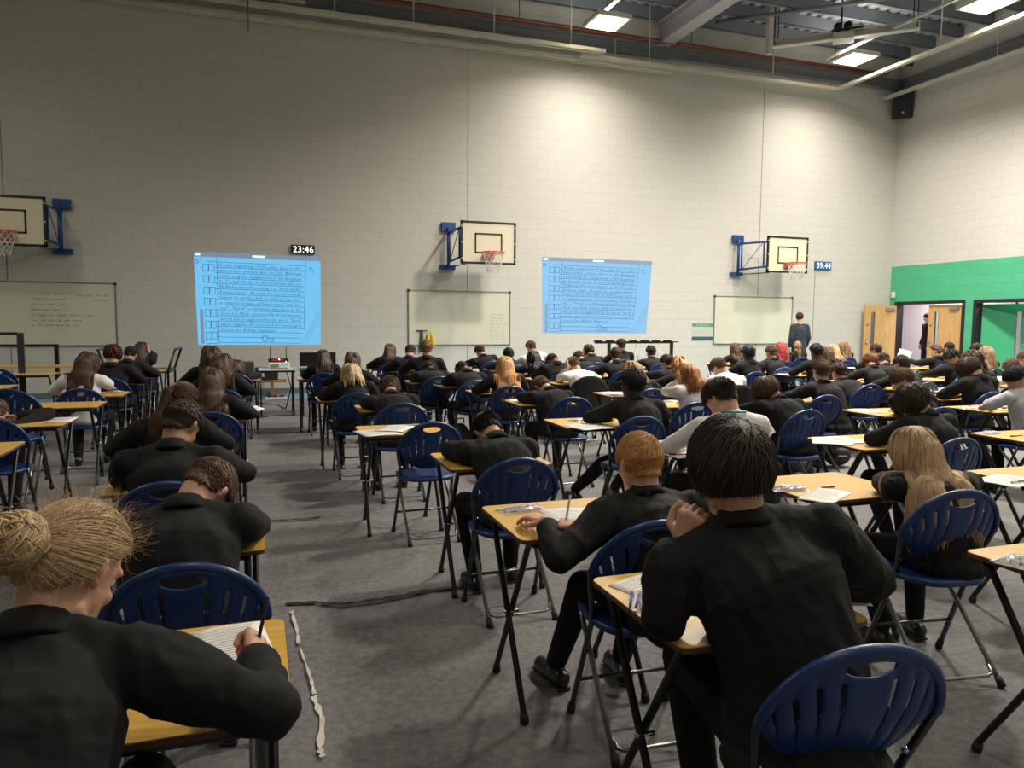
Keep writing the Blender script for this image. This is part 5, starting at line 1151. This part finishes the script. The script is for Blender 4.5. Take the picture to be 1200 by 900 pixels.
pouch(*xy(atZ(1160, 508, .72)), 0, 'clear pencil pouch on the bare desk below the grey-topped boy', 10, .18, .10); pen(*xy(atZ(1192, 511, .72)), 5, 3, 'red marker on the desk below the grey-topped boy')
pouch(*xy(atZ(1192, 658, .72)), 15, 'clear pencil pouch at the picture edge behind the blonde girl', 11, .16, .09)
paper(*xy(atZ(442, 507, .72)), 12, 'large open exam paper at the empty gangway chair', seed=12, w=.26); paper(*xy(atZ(463, 503, .72)), -30, 'second exam paper at the empty gangway chair', seed=13, z=.006)
pen(*xy(atZ(488, 499, .72)), 2, 2, 'green highlighter pen at the empty gangway chair')
paper(*xy(atZ(690, 500, .72)), 10, 'exam paper spread beside the tall upright boy', seed=14, w=.28); pouch(*xy(atZ(680, 493, .72)), 5, 'clear pencil pouch beside the tall upright boy', 15, .2, .08)
pen(*xy(atZ(690, 497, .72)), 20, 0, 'black pen on the paper beside the tall upright boy', z=.008)
paper(*xy(atZ(795, 531, .72)), 5, 'exam paper in front of the lanyard boy', seed=16); pen(*xy(atZ(788, 529, .72)), 5, 2, 'green highlighter pen in front of the lanyard boy', z=.006); pen(*xy(atZ(798, 534, .72)), -15, 3, 'red pen in front of the lanyard boy', z=.006)
paper(*xy(atZ(288, 482, .72)), 15, 'exam paper with lifted corner on the gangway desk', seed=17, w=.24, fold=True)
paper(*xy(atZ(72, 492, .72)), 0, 'exam paper by the half-hidden student elbow', seed=18, w=.18)
paper(*xy(atZ(975, 517, .72)), -40, 'exam paper ahead of the dark mop-haired boy', seed=19, w=.25) ; bpy.data.objects['exam_paper']
paper(*xy(atZ(1160, 478, .72)), -60, 'exam paper in front of the grey-topped boy', seed=20, w=.3); pouch(*xy(atZ(1136, 479, .72)), -10, 'clear pencil pouch in front of the grey-topped boy', 21, .18, .08); pen(*xy(atZ(1141, 476, .72)), 0, 3, 'red pen in front of the grey-topped boy', z=.006)
for i_ in ('P37', 'P38', 'P47', 'P28', 'P27', 'P17', 'P12', 'P15', 'P4', 'L5', 'L3', 'G1', 'P55', 'P48', 'P39', 'P44', 'P36', 'P32', 'P31', 'P25', 'P24', 'P20', 'P23', 'P26', 'P14', 'P9', 'P8', 'P7', 'P6', 'P5', 'P3', 'P2', 'P1', 'P40', 'P41', 'P42', 'P43', 'P45', 'P46', 'P51', 'P52', 'P54', 'P56', 'P33', 'P35', 'P30', 'P21', 'P19', 'P18', 'L4', 'L6', 'G2', 'G3'):
    d_ = who[i_]['label']; paper(*on(i_, pp.uniform(-.16, -.10), pp.uniform(.33, .37)), pp.uniform(-8, 8), 'paper before ' + d_, seed=pp.randint(0, 999))
    if pp.random() < .55: pouch(*on(i_, pp.uniform(.14, .17), pp.uniform(.42, .44)), pp.uniform(-6, 6), 'pouch before ' + d_, pp.randint(0, 99), .17, .08)
# pens held in hands
def held(i_, side, label, mi=0, tilt=(.25, -.1, 1), L=.15, fwd=.085):
    S = who[i_]; W = S['hand%s_w' % side]; A = next(A for q, e, J, A in PEOPLE if q is S)[1 if side == 'r' else -1]; e_ = next(e for q, e, J, A_ in PEOPLE if q is S)
    d = (e_.matrix_world.to_3x3() @ Vector(A[3])).normalized() if False else (Matrix.Rotation(e_.rotation_euler.z, 3, 'Z') @ Vector(A[3])).normalized()
    t = Vector(tilt).normalized(); p = W + d*fwd; q = p - t*.045; r = q + t*L
    o = MB().tube([q, q+t*.012, r-t*.004, r], [.0008, .0040, .0042, .003], 8).build('pencil', m_pen[mi]); o.location = (0, 0, 0); tag(o, label, 'pencil'); return o
held('L1', 'r', 'slim dark pencil upright in the fair bun girl hand', 0, (.25, .25, 1), .15, .055)
held('P60', 'r', 'silver pen held by the ginger-haired boy', 4, (.25, .15, 1), .15, .06)
# held-up paper
S = who['P49']; W = S['handl_w']; o = paper(0, 0, 0, 'exam paper held up beside the ponytailed girl', seed=77); o.location = W + Vector((-.12, .02, .04)); o.rotation_euler = (R_(70), R_(15), R_(-50))
# ------------------------------------------------------------------ jackets over chair backs
def coat(x, y, rz, label, seed, m=m_blazer2):
    r = random.Random(seed); c = MB(); e = empty('hung_blazer', (x, y, .006), R_(rz)); tag(e, label, 'jacket', 'jackets hung on chair backs')
    hp = hoop_pts()
    N = len(hp); v = []; K = 12
    for k in range(-3, K+1):
        for j, (hx, hz) in enumerate(hp[2:-2]):
            t = max(0, k)/K; zz = hz+.022 - t*(.42 + .03*math.sin(j*1.1+seed)); zz = max(zz, .10)
            fold = .010*math.sin(j*1.7+seed+k*.3)*t; yy = hoop_y(hz) - .022 - .02*t + fold - .0; 
            if k < 0: yy = hoop_y(hz) + .020 + .01*(-k); zz = hz+.018 - .05*(-k-1)
            v.append((hx*(1.09+.02*t), yy, zz))
    n = N-4; R_n = K+4; f = [(a*n+b, a*n+b+1, (a+1)*n+b+1, (a+1)*n+b) for a in range(R_n-1) for b in range(n-1)]
    o = link('cloth', mesh(v, f, True), m, e); so = o.modifiers.new('s', 'SOLIDIFY'); so.thickness = .012; so.offset = 0
    for s in (-1, 1):
        pts = [(s*.215, hoop_y(.62)-.03, .66), (s*.235, hoop_y(.5)-.05, .50), (s*.23, -.08, .34), (s*.22, -.075, .22)]
        link('sleeve', voxel(MB().chain([Vector(q) for q in pts], [.045, .045, .042, .040], 12), .012, 2), m, e)
    return e
def hung(i_, label, seed): S = who[i_]; c = CHP[i_]; coat(c[0], c[1], c[2], label, seed)
hung('P29', 'black blazer hung on the chair of the lanyard boy', 1)
hung('P28', 'black blazer hung behind the leaning white-shirted boy', 2)
hung('P17', 'black blazer hung behind the head-propping white-shirted boy', 3)
# ------------------------------------------------------------------ bags on the floor
def bag(x, y, rz, label, seed, m=None):
    e = empty('school_bag', (x, y, .006), R_(rz)); tag(e, label, 'bag', 'school bags beneath the desks'); m = m or m_blacksat
    b = MB().ell((0, 0, .17), (.16, .10, .17)).ell((0, -.03, .12), (.14, .10, .12)).ell((0, .02, .26), (.12, .07, .12)); link('bag_body', voxel(b, .014, 3), mat('bag nylon', (.014, .014, .018), .6, bump=.2, bscale=20), e)
    MB().tube([(-.05, 0, .37), (-.04, 0, .43), (.04, 0, .43), (.05, 0, .37)], .008, 6).build('handle', m_blacksat, e)
    link('front_pocket', voxel(MB().ell((0, -.11, .12), (.11, .045, .09)), .012, 2), mat('bag nylon', (0, 0, 0)), e)
    MB().box((-.045, -.158, .12), (.045, -.152, .135)).build('logo_stripe', m_white_steel, e)
for i_, lab in (('P28', 'black school bag under the desk of the leaning white-shirted boy'), ('P37', 'black school bag beside the brown-haired leaning boy'), ('P38', 'black school bag under the square-shouldered boy desk'), ('P12', 'black school bag beside the strawberry blonde girl'), ('P23', 'black school bag beside the light-haired hidden girl'), ('P27', 'black school bag by the copper-haired girl')):
    x, y = who[i_]['desk']; bag(x+.36 if i_ != 'P12' else x-.42, y+.2, pp.uniform(-30, 30), lab, 1)
# ------------------------------------------------------------------ standing people
person(dict(id='MAN', stand=1, at=(12.25, 14.6, 0), yaw=14, hy=35, top='suit', hc='brown', Y=0, label='man in navy suit standing before the clean whiteboard', hp=5))
person(dict(id='VIS', stand=1, at=(17.2, 15.46, 0), yaw=-70, hy=0, top='blazer', hc='dark', Y=0, sc=1.02, label='visitor in black standing in the corridor behind the oak door', hp=5))
# ------------------------------------------------------------------ projector table
def rack_tube(mb, pts, r=.014): mb.tube(pts, r, 8); return mb
def side_table(x0, x1, y0, y1, z, label, topm, legm=m_black):
    e = empty('folding_table', ((x0+x1)/2, (y0+y1)/2, .006)); tag(e, label, 'table', 'equipment tables in front of the slide'); w, d = (x1-x0)/2, (y1-y0)/2
    MB().box((-w, -d, z-.02), (w, d, z)).build('tabletop', topm, e, bevel=.004); MB().box((-w, -d, z-.045), (w, -d+.02, z-.02)).box((-w, d-.02, z-.045), (w, d, z-.02)).build('apron', legm, e)
    for sx in (-1, 1):
        for sy in (-1, 1): o = MB().tube([(sx*(w-.03), sy*(d-.03), z-.02), (sx*(w-.03), sy*(d-.03), .02)], .012, 8).build('leg', legm, e); MB().cone((sx*(w-.03), sy*(d-.03), .03), (sx*(w-.03), sy*(d-.03), 0), .015, .017, 8).build('foot_cap', m_rubber, o)
        MB().tube([(sx*(w-.03), -d+.03, .04), (sx*(w-.03), d-.03, .04)], .010, 6).build('crossbar', legm, e)
    return e
m_white_top = mat('white table top', (.62, .68, .66), .4)
side_table(.0, .54, 11.95, 12.45, .735, 'small white-topped table carrying the projector', m_white_top); side_table(.62, 1.15, 11.9, 12.45, .725, 'small dark table carrying the black monitor', m_blacksat)
e = empty('projector', (.30, 12.2, .742)); tag(e, 'white projector glowing on the small white table', 'projector')
MB().box((-.16, -.13, .01), (.16, .13, .10)).build('casing', mat('projector casing', (.65, .70, .75), .35), e, bevel=.015)
MB().box((-.13, -.133, .02), (.0, -.129, .07)).build('vent_grille', mat('vent', (.25, .20, .14), .6), e); MB().cone((.09, .12, .055), (.09, .16, .055), .035, .038, 16).build('lens', m_blacksat, e)
for sx in (-1, 1): MB().cone((sx*.12, -.1, .012), (sx*.12, -.1, 0), .012, .012, 8).build('foot_pad', m_rubber, e)
e = empty('wireless_router', (.30, 12.2, .844)); tag(e, 'black wireless router with two aerials on top of the projector', 'router')
MB().box((-.15, -.09, 0), (.15, .09, .055)).build('casing', m_blacksat, e, bevel=.008); MB().box((-.10, -.093, .02), (.08, -.089, .05)).build('front_panel', mat('router red', (.25, .02, .02), .4, emit=(.6, .03, .02), es=.3), e)
for x_ in (-.12, .12): MB().tube([(x_, .07, .05), (x_, .07, .25)], [.008, .006], 6).build('aerial', m_blacksat, e)
MB().ell((.01, -.094, .045), (.008, .004, .008)).build('status_light', mat('status light', (1, .9, .8), .3, emit=(1, .9, .8), es=6), e); MB().ell((.11, -.094, .01), (.008, .004, .008)).build('status_light', mat('status blue', (.3, .5, 1), .3, emit=(.3, .6, 1), es=5), e)
e = empty('monitor', (.90, 12.2, .732)); tag(e, 'black monitor standing on the small dark table', 'monitor')
MB().box((-.28, -.02, .04), (.28, .02, .26)).build('screen_housing', m_blacksat, e, bevel=.006); MB().box((-.26, -.0235, .055), (.26, -.0205, .245)).build('screen', mat('dark screen', (.012, .014, .022), .15), e)
MB().box((-.03, -.02, .0), (.03, .03, .05)).build('stand', m_blacksat, e); MB().box((-.1, -.07, 0), (.1, .08, .012)).build('stand_base', m_blacksat, e)
me = font_mesh('HP', .02); 
if False: pass
bpy.data.meshes.remove(me)
# bench with equipment
m_bench = wood_mat('bench wood', (.22, .10, .05), (.30, .15, .08), 1, (1, 10, 10), .4)
e = empty('gym_bench', (-.15, 15.6, 0)); tag(e, 'low wooden bench against the wall beneath the bright slide', 'bench')
MB().box((-1.3, -.14, .26), (.68, .14, .31)).build('seat_board', m_bench, e, bevel=.006); MB().box((-1.3, -.03, .0), (.68, .03, .06)).build('bottom_beam', m_bench, e)
for x_ in (-1.0, .4): MB().box((x_-.03, -.15, .0), (x_+.03, .15, .26)).build('leg', m_bench, e)
for x_, w_, h_, lab in ((-.28, .20, .36, 'grey amplifier case on the gym bench'), (.15, .22, .24, 'black equipment case on the gym bench under the projector table')):
    e = empty('equipment_case', (x_, 15.6, .315)); tag(e, lab, 'case'); MB().box((-w_, -.14, 0), (w_, .14, h_)).build('case_body', mat('case grey', (.04, .045, .055), .5) if w_ < .21 else m_blacksat, e, bevel=.015)
    MB().box((-w_*.7, -.146, h_*.25), (-w_*.2, -.139, h_*.55)).build('label_plate', m_white_steel, e); MB().tube([(-.06, -.14, h_*.8), (-.05, -.17, h_*.8), (.05, -.17, h_*.8), (.06, -.14, h_*.8)], .007, 6).build('handle', m_blacksat, e)
o = MB().tube([(.42, 12.4, .70), (.5, 12.6, .4), (.42, 12.9, .02), (.3, 13.6, .015), (.0, 14.0, .012), (-.2, 14.8, -.005), (.1, 15.2, -.010), (.5, 15.35, .0)], .009, 6).build('power_cable', m_rubber); tag(o, 'black cable trailing from the projector table to the bench', 'cable')
o = MB().tube([(-.4, 12.0, .012), (.0, 11.9, .014), (.3, 12.08, .016), (.8, 11.8, .014), (1.2, 11.7, .012), (1.6, 12.0, .012)], .008, 6).build('power_cable', m_rubber); tag(o, 'black cable lying across the carpet at the projector table feet', 'cable')
e = empty('extension_lead', (.3, 14.9, -.02)); tag(e, 'pale extension lead on the blue floor by the bench', 'extension lead'); MB().box((-.2, -.035, 0), (.2, .035, .045)).build('socket_block', m_white_steel, e, bevel=.006)
for x_ in (-.12, 0, .12): MB().box((x_-.025, -.025, .045), (x_+.025, .025, .085)).build('plug', m_blacksat, e)
# ------------------------------------------------------------------ racks along the wall
def frame_rack(name, px0, px1, ytop, Y, label, cat):
    a, b = atY(px0, ytop, Y), atY(px1, ytop, Y); return a, b
# black folding rack with hooks
a, b = atY(697, 401, 14.9), atY(795, 404, 14.9); w = (b.x-a.x)/2; e = empty('chair_rack', ((a.x+b.x)/2, 14.9, -.02)); tag(e, 'black hanging rack with hooks below the paler slide', 'rack'); h = 1.08
MB().box((-w, -.02, h-.03), (w-.14, .02, h+.02)).box((w-.14, -.012, h-.01), (w, .012, h+.015)).build('top_rail', m_black, e)
for k in range(7): x_ = -w*.9+k*(w*1.65/6); MB().box((x_-.12, -.035, h+.01), (x_+.06, .035, h+.045)).build('hook', m_black, e)
for x_ in (-w+.35, w-.18): o = MB().box((x_-.03, -.03, 0), (x_+.03, .03, h)).build('post', m_black, e); MB().box((x_-.04, -.30, 0), (x_+.04, .30, .05)).build('foot', m_black, o)
for k in range(5): x_ = -w*.6+k*w*.28; MB().tube([(x_, -.02, h-.02), (x_-.12, -.04, .30)], .006, 5).tube([(x_, -.02, h-.02), (x_+.10, -.04, .30)], .006, 5).build('wire', m_tubel, e)
# storage trolley far left
c = atY(20, 390, 12.55); e = empty('storage_trolley', (c.x, 12.55, .006)); H_ = c.z; tag(e, 'black storage trolley with tall uprights joined by a looped bar', 'trolley')
for x_ in (-.30, .12): MB().box((x_-.045, -.33, .12), (x_+.045, -.30, H_)).build('upright', mat('trolley grey', (.03, .033, .035), .5), e, bevel=.01)
MB().tube([(-.30, -.31, H_-.1), (-.27, -.31, H_-.01), (.08, -.31, H_-.01), (.12, -.31, H_-.1)], .02, 8).build('loop_handle', m_black, e)
MB().box((-.5, -.4, .10), (.6, .4, .15)).build('deck', m_black, e)
for x_ in (-.4, .5):
    for y_ in (-.3, .3): MB().tube([(x_, y_-.015, .05), (x_, y_+.015, .05)], .05, 12).build('caster', m_rubber, e)
a, b = atY(-10, 404, 14.2), atY(66, 404, 14.2); e = empty('table_rack', (b.x, 14.2, .006)); tag(e, 'black table rack with a long top rail behind the storage trolley', 'rack')
MB().box((a.x-b.x, -.03, a.z-.04), (.0, .03, a.z+.0)).build('top_rail', m_black, e); MB().box((-.03, -.03, 0), (.03, .03, a.z)).build('post', m_black, e); MB().box((a.x-b.x, -.03, .0), (a.x-b.x+.06, .03, a.z)).build('post', m_black, e); MB().box((-.04, -.3, 0), (.04, .3, .05)).build('foot', m_black, e)
o = MB().box((-1.8, -.3, .74), (-.0, .3, .76)).build('folding_table', m_top); o.location = (b.x+.55, 13.75-.3, .0); tag(o, 'long oak folding table stood near the storage trolley', 'table'); MB().tube([(-.05, -.25, 0), (-.05, -.25, .74)], .013, 8).tube([(-.05, .25, 0), (-.05, .25, .74)], .013, 8).tube([(-1.7, -.25, 0), (-1.7, -.25, .74)], .013, 8).tube([(-1.7, .25, 0), (-1.7, .25, .74)], .013, 8).build('leg_frame', m_black, o)
# hand trolley with slanted handle
c = atY(205, 433, 13.0); e = empty('hand_trolley', (c.x, 13.0, .006)); tag(e, 'black trolley frame with raised slanted handle beside the bright slide', 'trolley'); z1 = atY(210, 409, 13.0).z; zt = c.z
MB().tube([(-.05, -.5, 0.05), (-.05, -.5, zt), (.06, -.5, z1), (.06, .5, z1), (-.05, .5, zt), (-.05, .5, .05)], .018, 8).build('handle_frame', m_black, e)
MB().box((-.9, -.5, zt-.03), (-.03, .5, zt)).build('shelf', m_black, e); MB().box((-.9, -.5, .1), (-.03, .5, .14)).build('shelf', m_black, e); MB().tube([(-.88, -.5, .05), (-.88, -.5, zt), (-1.0, -.5, z1), (-1.0, .5, z1), (-.88, .5, zt), (-.88, .5, .05)], .018, 8).build('handle_frame', m_black, e)
for x_ in (-.85, -.08):
    for y_ in (-.45, .45): MB().tube([(x_, y_-.012, .04), (x_, y_+.012, .04)], .04, 10).build('caster', m_rubber, e)
# lanyards hanging on the middle whiteboard
e = empty('hanging_lanyards', (3.40, YF-.045, 1.28)); tag(e, 'bundle of dark green lanyards hanging at the middle whiteboard', 'lanyards'); MB().box((-.12, -.01, .0), (.12, .01, .02)).build('hanger_bar', m_black, e)
link('strap_bundle', voxel(MB().chain([Vector((0, 0, .0)), Vector((0, -.0, -.25)), Vector((-.02, 0, -.42))], [.03, .045, .04]), .012, 1), mat('dark green strap', (.05, .09, .07), .7, bump=.6, bscale=60), e)
e = empty('hanging_bag', (3.58, YF-.06, 1.22)); tag(e, 'yellow carrier bag hanging on the middle whiteboard', 'bag')
link('bag_body', voxel(MB().chain([Vector((-.03, 0, .0)), Vector((-.06, 0, -.2))], [.03, .05]).chain([Vector((.03, 0, .0)), Vector((.07, 0, -.22))], [.035, .06]).chain([Vector((-.05, 0, -.22)), Vector((.06, 0, -.24))], [.06, .06]), .012, 2), mat('yellow plastic', (.62, .48, .02), .4), e); MB().box((-.02, -.008, -.005), (.02, .03, .03)).build('hook', m_black, e)
# ------------------------------------------------------------------ tape and loose flap on the floor
def strip(name, pts, w0, m, label, cat, z=.011, seed=1):
    r = random.Random(seed); v = []; 
    P = []
    for i in range(len(pts)-1):
        for k in range(6): P.append(Vector(pts[i]).lerp(Vector(pts[i+1]), k/6))
    P.append(Vector(pts[-1]))
    for i, p in enumerate(P):
        t = (P[min(i+1, len(P)-1)]-P[max(i-1, 0)]).normalized(); n = Vector((-t.y, t.x, 0)); w = w0*(.30+.55*abs(math.sin(i*.9+seed))) + r.uniform(-.003, .003)
        v += [p+n*w+Vector((0, 0, z+r.uniform(0, .006))), p-n*w+Vector((0, 0, z+r.uniform(0, .003)))]
    f = [(2*i, 2*i+1, 2*i+3, 2*i+2) for i in range(len(P)-1)]; o = link(name, mesh(v, f), m); so = o.modifiers.new('s', 'SOLIDIFY'); so.thickness = .002; tag(o, label, cat); return o
m_tape = mat('white gaffer tape', (.62, .58, .50), .6)
strip('floor_tape', [(.135, 3.86, 0), (.15, 3.62, 0), (.15, 3.45, 0)], .011, m_tape, 'short curled piece of white tape at the carpet seam', 'tape', seed=2)
strip('floor_tape', [(.155, 3.40, 0), (.18, 3.1, 0), (.185, 2.95, 0)], .007, m_tape, 'thin twisted strip of white tape in the gangway', 'tape', seed=4)
strip('floor_tape', [(.18, 2.93, 0), (.20, 2.75, 0), (.175, 2.55, 0), (.18, 2.5, 0)], .014, m_tape, 'wide creased strip of white tape beside the bun girl desk', 'tape', seed=5)
m_flap = mat('carpet underside', (.012, .012, .013), .8)
strip('carpet_flap', [(.11, 3.96, 0), (.25, 3.93, 0), (.4, 3.86, 0), (.6, 3.87, 0), (.85, 3.92, 0), (1.1, 3.93, 0)], .022, m_flap, 'dark turned-up carpet edge crossing the gangway', 'carpet edge', .018, 3)
strip('carpet_flap', [(.02, 5.70, 0), (.2, 5.66, 0), (.42, 5.69, 0)], .016, m_flap, 'short dark carpet flap in the gangway past the bowed boy', 'carpet edge', .018, 7)
